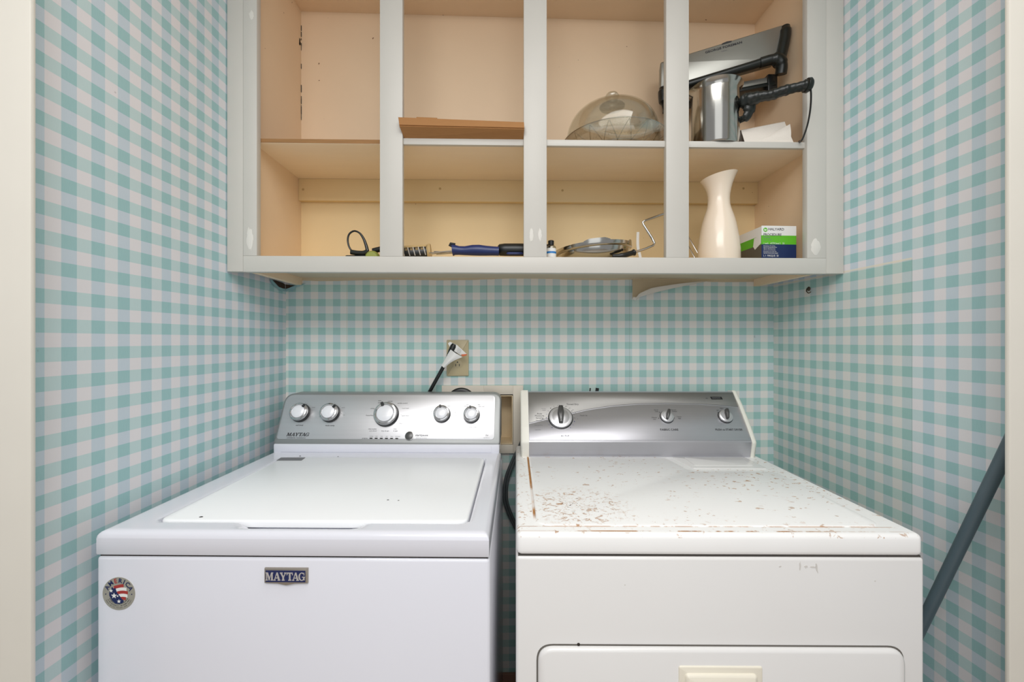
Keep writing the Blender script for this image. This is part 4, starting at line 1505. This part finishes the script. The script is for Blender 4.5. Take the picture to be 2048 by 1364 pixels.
# black end cap along the right edge with a rounded elbow into the front handle
e1 = [TG @ gl(1572, 52, -0.006), TG @ gl(1571, 70, -0.002), TG @ gl(1566, 95, 0.0), TG @ gl(1560, 118, 0.002), TG @ gl(1556, 132, 0.004)]
MB().tube(catmull(e1, 6), [0.013] * 3 + [0.0155] * 22, 'black_green', 16).build('end_trim', grill, smooth=60)
h1 = [TG @ gl(1330, 186, 0.008), TG @ gl(1420, 159, 0.008), TG @ gl(1500, 135, 0.008), TG @ gl(1522, 128, 0.008)]
MB().tube(h1, 0.0118, 'black_green', 18).build('front_handle', grill)
h2 = [TG @ gl(1518, 129.5, 0.008), TG @ gl(1540, 124, 0.010), TG @ gl(1555, 124, 0.008), TG @ gl(1562, 134, 0.004), TG @ gl(1562, 148, -0.002)]
MB().tube(catmull(h2, 6), [0.0145] * 8 + [0.018] * 9 + [0.016] * 8, 'black_green', 18).build('elbow', grill, smooth=60)
b = MB()
lo = [gl(1330, 196), gl(1558, 152), gl(1556, 138), gl(1330, 180)]
b.prism([(p.x, p.y) for p in lo], -0.066, -0.030, 'grill', TG, bevel=0.006)
b.build('lower_plate', grill)
b = MB()
lo = [gl(1330, 204), gl(1560, 158), gl(1558, 150), gl(1330, 195)]
b.prism([(p.x, p.y) for p in lo], -0.070, -0.026, 'black_green', TG, bevel=0.004)
b.build('base_trim', grill)
for px, py, D in ((1547, 160, 1.27),):
    p = at(px, py, D) - KG
    MB().box(p.x - .017, p.x + .014, p.y, p.y + .025, p.z - 0.050, p.z + .02, 'black', 0.004).build('foot', grill)
b = MB()
p1, p2 = at(1327, 190, 1.31) - KG, at(1332, 262, 1.32) - KG
b.tube(catmull([p1 + Vector((0, 0, .022)), p1, p1 + Vector((0.004, 0, -.03)), p2 + Vector((.012, 0, .02)), p2 + Vector((.012, 0, -.02)), Vector((p2.x + .012, p2.y, 0.012))], 5), [0.013] * 3 + [0.0165] * 7 + [0.010] * 16, 'black', 14)
b.build('hinge_end', grill, label='black hinge end')
b = gcover
tp_ = gl(1447, 95, 0.0006)
tn = gl(1460, 91.3, 0.0006)
ang = math.atan2(tn.y - tp_.y, tn.x - tp_.x)
TTg = TG @ Matrix.Translation((tp_.x, tp_.y, 0.0006)) @ Matrix.Rotation(ang, 4, 'Z')
b.text('GEORGE FOREMAN', TTg, 0.0068, 'print', squeeze=1.25, bold=0.03)
b.prism([(-.004, .010), (.024, .010), (.026, .0135), (.012, .0155), (-.002, .0135)], 0, 0.0003, 'print', TTg)
b.text('GRILL', TTg @ Matrix.Translation((0, -0.011, 0)), 0.004, 'print_soft', squeeze=1.2)
b.build('upper_plate_cover', grill, smooth=50)

# folded cloth
cc = at(1530, 682, 1.165)
cc.z = SZ
cl_ = MB()


def fold(u, v):
    """a long strip folded over on itself: v runs round the fold, u along the fold edge"""
    a = on_y(1483, 262, 1.165)
    c = on_y(1570, 245, 1.165)
    e = a.lerp(c, u)
    e = Vector((e.x, e.y, e.z))
    if v < 0.45:
        s1 = v / 0.45
        return Vector((e.x - 0.008 * (1 - s1) + 0.012 * u * (1 - s1), e.y - 0.030 * (1 - s1) ** 1.2, SZ + 0.001 + (e.z - SZ - 0.001) * s1 + 0.004 * math.sin(math.pi * s1)))
    if v < 0.60:
        s1 = (v - 0.45) / 0.15 * math.pi
        return Vector((e.x, e.y + 0.006 - 0.006 * math.cos(s1), e.z + 0.005 * math.sin(s1)))
    s1 = (v - 0.6) / 0.4
    return Vector((e.x + 0.004 * s1, e.y + 0.012 + 0.03 * s1, e.z - (e.z - SZ - 0.002) * s1))


cl_.grid(fold, 18, 30, 'cloth', 0.0012)


def fold2(u, v):
    a = on_y(1479, 270, 1.15)
    c = on_y(1582, 262, 1.15)
    e = a.lerp(c, u)
    top_ = on_y(1520 + 60 * u, 282 - 34 * u, 1.148)
    z_ = SZ + 0.001
    bl = Vector((on_y(1494 + 90 * u, 283, 1.132).x, 1.139, z_))
    return bl.lerp(Vector((top_.x, top_.y, max(top_.z, z_ + .001))), v) + Vector((0, -0.004 * math.sin(math.pi * v), 0))


cl_.grid(fold2, 14, 8, 'cloth', 0.0012)


def fold3(u, v):
    return Vector((on_y(1486 + 36 * u, 283, 1.15).x, 1.142 + 0.03 * v, SZ + 0.0012 + 0.006 * u * v + 0.002 * math.sin(6 * u)))


cl_.grid(fold3, 10, 5, 'cloth', 0.001)
cl_.build('folded_cloth', label='white folded cloth lying below the pot handle on the upper shelf', cat='cloth', smooth=60)

# ------------------------------------------------------------------ on the lower shelf
LZ = zr - 0.003 + 0.0006
# white slant-lipped vase
vc = at(1436.8, 682, 1.20)
vc.z = LZ
sv = 1.20 / FPX
vz = lambda py: CZ + (682 - py) * sv - LZ
pv = [(0, 0.0), (38.2, 0.0), (38.9, 0.004)]
for py, hwx in ((500, 38.7), (477, 36.2), (460, 33.5), (447, 31.0), (432, 26.8), (418, 22.3), (410, 20.6), (401, 20.0), (392, 20.4), (383, 22.2), (374, 25.2), (366, 29.0), (361, 31.8), (358, 33.6)):
    pv.append((hwx, vz(py)))
top_z = pv[-1][1]
pv += [(32.4, top_z + .0008), (30.0, top_z - 0.006), (23, top_z - .022), (18.5, top_z - .045), (20, top_z - 0.07)]
vb = MB()
vb.lathe([(r_ * sv if i else 0, z_) for i, (r_, z_) in enumerate(pv)], 'milk', 56)
nv_ = []
for (x, y, z) in vb.v:
    w_ = hstep((z - vz(400)) / (top_z - vz(400)))
    nv_.append((x + vc.x + 0.001, y + vc.y, z + LZ + w_ * 0.20 * x + w_ * 0.006))
vb.v = nv_
vb.build('vase', label='creamy white milk glass vase with slanted flared lip, beside the mask box', cat='vase', smooth=60)

# box of face masks
bx0, bx1 = at(1517, 682, 1.19).x, at(1588, 682, 1.19).x
by_ = 1.168
Hb = CZ + (682 - 452.5) / FPX * 1.185 - LZ
mb_ = thing('mask_box', 'open navy, green and white carton of procedure masks right of the white vase', 'box', ((bx0 + bx1) / 2, by_ + 0.075, LZ), math.radians(1.5))
hx, hy = (bx1 - bx0) / 2, 0.078
zz = [0, Hb * 0.49, Hb * 0.735, Hb]
b = MB()
for (z0_, z1_, m) in ((zz[0], zz[1], 'navy_box'), (zz[1], zz[2], 'green'), (zz[2], zz[3], 'white')):
    b.box(-hx, hx, -hy, -hy + .0012, z0_, z1_, m)
mfront = b
b = MB()
for (z0_, z1_, m) in ((zz[0], zz[1], 'box_side_shade'), (zz[1], zz[2], 'green'), (zz[2], zz[3] * .985, 'white')):
    b.box(-hx, -hx + .0012, -hy + .0012, hy, z0_, z1_, m)
b.prism([(-hy + .003, Hb * .52), (-hy + .030, Hb * .40), (-hy + .038, Hb * .5), (-hy + .034, Hb * .72), (-hy + .003, Hb * .75)], hx, hx + .0004, 'white', basis((0, 0, 0), (0, 1, 0), (0, 0, 1)) @ Matrix.Diagonal((1, 1, -1, 1)))
b.build('side_panel', mb_, label='side panel with a torn opening')
b = MB().box(hx - .0012, hx, -hy + .0012, hy, 0, Hb, 'white')
b.box(-hx + .0012, hx - .0012, hy - .0012, hy, 0, Hb * .98, 'white')
b.box(-hx + .0012, hx - .0012, -hy + .0012, hy - .0012, 0, 0.0012, 'white')
b.build('carton_wall', mb_)
b = mfront
sb = 1.19 / FPX
TB = lambda px, py: basis(Vector(((px - 1552.5) * sb, -hy - 0.0003, (452.5 - py) * sb + Hb)), (1, 0, 0), (0, 0, 1))
b.text('HALYARD', TB(1546.5, 459.5), 5.0 * sb, 'print', squeeze=1.02, bold=0.01)
b.prism(circ(4.2 * sb, 24), 0, .0003, 'green', TB(1524.5, 460.5))
b.prism([(x * sb, y * sb) for x, y in ((-2, -2.4), (2, -1.4), (2.2, 2), (0.5, 0.2), (-2.4, 2.2))], 0, .0005, 'white', TB(1524.5, 460.5))
b.text('PROCEDURE', TB(1520.5, 470.3), 4.8 * sb, 'print', align='LEFT', squeeze=.95, bold=0.02)
b.text('MASK', TB(1520.5, 475.8), 4.0 * sb, 'print_soft', align='LEFT')
b.text('Level 1 barrier', TB(1520.5, 480.5), 2.2 * sb, 'print_soft', align='LEFT')
for py, h_, tx in ((487.5, 3.6, '1 each   ASTM level 1   50'), (492.3, 1.9, 'fluid resistant with earloops'), (495, 1.9, 'latex free three-ply pleated blue'), (497.7, 1.9, 'single use only do not reuse'), (500.4, 1.9, 'store in a cool and dry place'), (503.6, 2.0, 'this product is not made with'), (507.0, 2.2, 'PROTECTION FACE MASKS'), (512.0, 3.8, 'L 1  MASQUE  50')):
    b.text(tx, TB(1520.5, py), h_ * sb, 'white', align='LEFT', squeeze=0.78)
b.build('front_panel', mb_)

# steel pan lid lying upside down, one side propped up
lc_ = at(1187, 682, 1.258)
lcz = LZ
pan = thing('steel_lid', 'shallow stainless steel pan lid with notched rim lying upside down on the lower shelf', 'pan lid', (lc_.x, lc_.y, lcz))
TL = Matrix.Translation((0.0, 0, 0.0135)) @ Matrix.Rotation(math.radians(-5.0), 4, 'Y') @ Matrix.Translation((0, 0, -0.004))
Rl = 0.112
MB().lathe([(0, 0.0), (Rl * .72, 0.0), (Rl * .82, 0.003), (Rl * .91, 0.011), (Rl * .955, 0.023), (Rl * .97, 0.032), (Rl * 1.03, 0.034), (Rl * 1.045, 0.036), (Rl * 1.045, 0.0455), (Rl * 1.02, 0.0455), (Rl * 1.0, 0.038), (Rl * .94, 0.035), (Rl * .92, 0.022), (Rl * .86, 0.010), (Rl * .7, 0.003), (0, 0.003)], 'steel', 72, TL).build('dish', pan, smooth=60)
for a0_, a1_, hh_ in ((246, 283, 0.0065), (322, 348, 0.0065), (40, 90, .006), (110, 160, .006)):
    b = MB()
    n = 10
    vs, fs = [], []
    for i in range(n + 1):
        a = math.radians(a0_ + (a1_ - a0_) * i / n)
        tap = hh_ * min(1.0, 4 * i / n + .25, 4 * (n - i) / n + .25)
        for r_, z_ in ((Rl * 1.046, 0.045), (Rl * 1.047, 0.0455 + tap), (Rl * 1.025, 0.0455 + tap), (Rl * 1.022, 0.045)):
            vs.append((r_ * math.cos(a), r_ * math.sin(a), z_))
    for i in range(n):
        for k in range(4):
            fs.append([i * 4 + k, i * 4 + (k + 1) % 4, (i + 1) * 4 + (k + 1) % 4, (i + 1) * 4 + k])
    fs += [[0, 1, 2, 3], [n * 4 + 3, n * 4 + 2, n * 4 + 1, n * 4]]
    b.add(vs, fs, 'steel', TL)
    b.build('rim_tab', pan)
MB().lathe([(0, -.010), (.018, -.009), (.020, -.004), (.020, 0.0), (0, 0)], 'black', 24, TL).build('knob', pan)

# paint roller frame
rp = [at(1246, 511, 1.165), at(1268, 505, 1.18), at(1290, 498, 1.215), at(1306, 491, 1.222), at(1309, 486, 1.224), at(1304, 476, 1.226), at(1287, 450, 1.232), at(1285, 444.5, 1.233), at(1290, 441, 1.234), at(1330, 427, 1.24), at(1352, 419, 1.245)]
roll = thing('paint_roller_frame', 'bent chrome wire paint roller frame with black grip, right of the steel lid', 'paint roller', (rp[1].x, rp[1].y, LZ))
KR = Vector(roll.location)
wire = []
for i in range(1, len(rp)):
    wire.append(rp[i] - KR)
MB().tube(wire, 0.0036, 'chrome', 12).build('wire', roll)
g0, g1 = rp[0] - KR, rp[1] - KR
g0.z = max(g0.z, 0.006)
gb = MB().tube(catmull([g0 + Vector((-.03, 0, -.002)), g0, g0.lerp(g1, .6), g1], 5), [0.0055] * 4 + [0.0075] * 10 + [0.009, 0.0095], 'black', 14)
gb.build('grip', roll)
# white strip leaning against the back of the lid
wp0, wp1 = at(1283.5, 503, 1.275), at(1276, 464, 1.33)
wp0.z = LZ
b = MB()
ux_ = Vector((1, 0, 0))
d_ = wp1 - wp0
for s0 in (0, 1):
    pass
path = catmull([wp0, wp0 + d_ * .3 + Vector((-.001, 0, 0)), wp0 + d_ * .6 + Vector((-.005, 0, 0)), wp1], 6)
b.grid(lambda u, v: path[round(v * (len(path) - 1))] + ux_ * (u - .5) * 0.0085, 2, len(path) - 1, 'white', 0.0016)
b.build('plastic_strip', label='thin white plastic strip standing behind the roller frame', cat='strip')
# two steel skewers leaning in the corner behind the stile
tng = thing('tongs', 'pair of thin steel tongs leaning left of the white vase', 'tongs', (at(1398, 512, 1.27).x, at(1398, 512, 1.27).y, LZ))
KT = Vector(tng.location)
for (ax_, ay_, bx_, by2) in ((1352, 430, 1399, 512), (1344, 432, 1390, 516)):
    p, q_ = at(ax_, ay_, 1.33), at(bx_, by2, 1.27)
    q_.z = max(LZ + .003, q_.z)
    MB().tube([p - KT, p.lerp(q_, .5) - KT, q_ - KT], 0.0028, 'chrome', 10, flat=0.6).build('arm', tng)
# small bottle
bc = at(1102, 682, 1.17)
bc.z = LZ
bt = thing('small_bottle', 'tiny clear bottle with black cap and blue and white label, left of the steel lid', 'bottle', bc)
sbt = 1.17 / FPX
rb = 10.2 * sbt
MB().lathe([(0, 0), (rb * .9, 0), (rb, .0015), (rb, 28 * sbt), (rb * .85, 30.5 * sbt), (rb * .5, 32 * sbt), (rb * .48, 34 * sbt), (0, 34 * sbt)], 'glass_b', 28).build('body', bt, smooth=50)
MB().lathe([(rb * 1.02, 7 * sbt), (rb * 1.02, 25 * sbt)], 'white', 28).lathe([(rb * 1.03, 14.5 * sbt), (rb * 1.03, 18.5 * sbt)], 'bottle_blue', 28).build('label_band', bt, label='white label with blue stripe')
MB().lathe([(0, 32 * sbt), (rb * .58, 32 * sbt), (rb * .60, 40.5 * sbt), (rb * .5, 41.5 * sbt), (0, 41.5 * sbt)], 'black', 24).build('cap', bt, label='black cap')
# blue handled fork or whisk with thin steel tines, and a black handled knife beside it
D_ = 1.165
a_ = [(905, 500.5), (910, 500), (918, 501), (930, 501.5), (945, 500.5), (958, 500.5), (972, 501.5), (986, 502), (998, 502.5)]
ra = [11.5, 10.0, 8.8, 9.0, 10.6, 10.9, 9.9, 9.2, 9.0]
bh = thing('blue_handled_utensil', 'kitchen utensil with flared blue handle and thin steel wires, second bay of the lower shelf', 'utensil', (at(950, 500, D_).x, at(950, 500, D_).y, LZ))
KB = Vector(bh.location)
pth = []
for (px, py), r_ in zip(a_, ra):
    p = at(px, py, D_)
    p.z = max(p.z, LZ + r_ * D_ / FPX)
    pth.append(p - KB)
MB().tube(pth, [r_ * D_ / FPX for r_ in ra], 'blue', 20).build('handle', bh, smooth=60)
b = MB()
for k, (dy0, dy1) in enumerate(((501, 506), (503, 508), (505, 503), (506, 509), (503.5, 504.5))):
    p, q_ = at(909, dy0, D_ + .002 * k), at(858 + 5 * k, dy1, D_ + 0.005 * k)
    for v_ in (p, q_):
        v_.z = max(v_.z, LZ + .0025)
    b.tube([p - KB, p.lerp(q_, .5) - KB, q_ - KB], 0.0016, 'chrome', 8)
b.build('wires', bh)
e_ = at(905, 499, D_) - KB
MB().tube([e_ + Vector((-.002, 0, .009)), e_ + Vector((-.008, 0, .0125)), e_ + Vector((-.006, 0, .0165)), e_ + Vector((.008, 0, .0155))], [0.003, 0.004, 0.004, 0.003], 'black', 10).build('hook', bh)
kn = thing('black_handled_utensil', 'utensil with thick black handle lying against the third stile, lower shelf', 'utensil', (at(1030, 500, D_).x, at(1030, 500, D_).y, LZ))
KK = Vector(kn.location)
pk = []
rk = [8.0, 11.5, 12.4, 12.4, 12.4, 11.0]
for (px, py), r_ in zip(((995.5, 500), (999, 500), (1010, 499.5), (1040, 499.5), (1080, 500), (1100, 500)), rk):
    p = at(px, py, D_ + .022)
    p.z = max(p.z, LZ + r_ * (D_ + .022) / FPX)
    pk.append(p - KK)
kh = MB().tube(pk, [r_ * (D_ + .022) / FPX for r_ in rk], 'black', 20).build('handle', kn, smooth=60)
p, q_ = at(1013, 507, D_ + .004) - KK, at(1046, 507, D_ + .004) - KK
MB().tube([p, p.lerp(q_, .1), p.lerp(q_, .9), q_], [.002, .004, .004, .002], 'blue', 10).build('inlay', kn, label='blue inlay')
# black tube with pale ladder marks and a tan end cap
D2 = 1.185
t0_, t1_ = at(772, 510, D2), at(862, 493.5, D2 + .01)
rt = 15 * D2 / FPX
t0_.z = max(t0_.z, LZ + rt * .9)
t1_.z = LZ + rt * 1.45
tu = thing('printed_tube', 'short black and cream patterned tube with tan end cap, just right of the second stile', 'tube', (t1_.x - .03, t1_.y, LZ))
KU = Vector(tu.location)
dv = (t1_ - t0_)
MB().tube([t0_ - KU, t0_.lerp(t1_, .5) - KU, t0_.lerp(t1_, .93) - KU], rt, 'black', 28).build('sleeve', tu)
TTb = basis(t0_ - KU, dv, Vector((0, -1, 0.1)))
b = MB()
Lt = dv.length
for k in range(6):
    x_ = Lt * (0.30 + 0.115 * k)
    for (d0, d1, wdt) in ((-60, 35, 0.0016),):
        pts = []
        for i in range(9):
            a = math.radians(d0 + (d1 - d0) * i / 8)
            pts.append(Vector((x_ + 0.004 * math.sin(a), 0, 0)) + Vector((0, math.cos(a) * rt * 1.01, math.sin(a) * rt * 1.01)))
        b.tube(pts, 0.0012, 'paper_edge', 6, TTb)
    for i_ in range(2):
        a = math.radians(-26)
        b.add([(x_ + 0.004 + .0005, math.cos(a + s1) * rt * 1.012, math.sin(a + s1) * rt * 1.012) for s1 in (0, .35)] + [(x_ + 0.012, math.cos(a + s1) * rt * 1.012, math.sin(a + s1) * rt * 1.012) for s1 in (.35, 0)], [[0, 1, 2, 3]], 'tan', TTb)
for a_d in (-38, -46, -54):
    a = math.radians(a_d)
    b.tube([(Lt * .1, math.cos(a) * rt, math.sin(a) * rt), (Lt * .5, math.cos(a) * rt, math.sin(a) * rt), (Lt * .92, math.cos(a) * rt, math.sin(a) * rt)], 0.0022, 'tan', 6, TTb)
b.build('pattern', tu, label='cream ladder pattern')
MB().tube([t0_.lerp(t1_, .925) - KU, t0_.lerp(t1_, .97) - KU, t1_ - KU], [rt * 1.02, rt * 1.18, rt * 1.12], 'tan', 28).build('end_cap', tu, label='tan end cap')
# olive and black gadget with a wire loop
D3 = 1.17
gd = thing('loop_handled_gadget', 'small dark gadget with olive end and thin black wire loop, left of the second stile', 'gadget', (at(722, 508, D3).x, at(722, 508, D3).y, LZ))
KD = Vector(gd.location)
lp3 = lambda px, py, D=D3: at(px, py, D) - KD
MB().tube(catmull([lp3(704, 503), lp3(698, 493), lp3(695.5, 480), lp3(698, 469), lp3(705, 463), lp3(712, 462.5), lp3(720, 467), lp3(727, 477), lp3(732, 490), lp3(735, 502)], 6), [0.0026] * 34 + [0.0026 + .00012 * k for k in range(21)], 'black', 10).build('wire_loop', gd)
b = MB()
z_ = 0.0005
b.box(lp3(692.5, 508).x, lp3(740, 508).x, -0.010, 0.012, z_, 0.0165, 'black', 0.004)
b.tube(catmull([lp3(702, 504), lp3(715, 506), lp3(728, 506), lp3(736, 502)], 4), [0.007] * 13, 'black_green', 12)
b.build('base', gd)
po = lp3(745, 512)
b = MB().lathe([(0, -.012), (.016, -.011), (.0205, -.006), (.0215, 0), (.0205, .006), (.016, .011), (0, .012)], 'lime', 28, basis((po.x, 0.0, 0.009), (1, 0, 0), (0, 0, 1)))
b.v = [(x, y, max(z, 0.0005)) for x, y, z in b.v]
b.build('end_disc', gd, label='olive green rounded end')
b = MB().tube(catmull([lp3(746, 502, 1.19), lp3(758, 499, 1.19), lp3(772, 496, 1.19)], 4), 0.008, 'black', 12)
b.build('neck', gd)
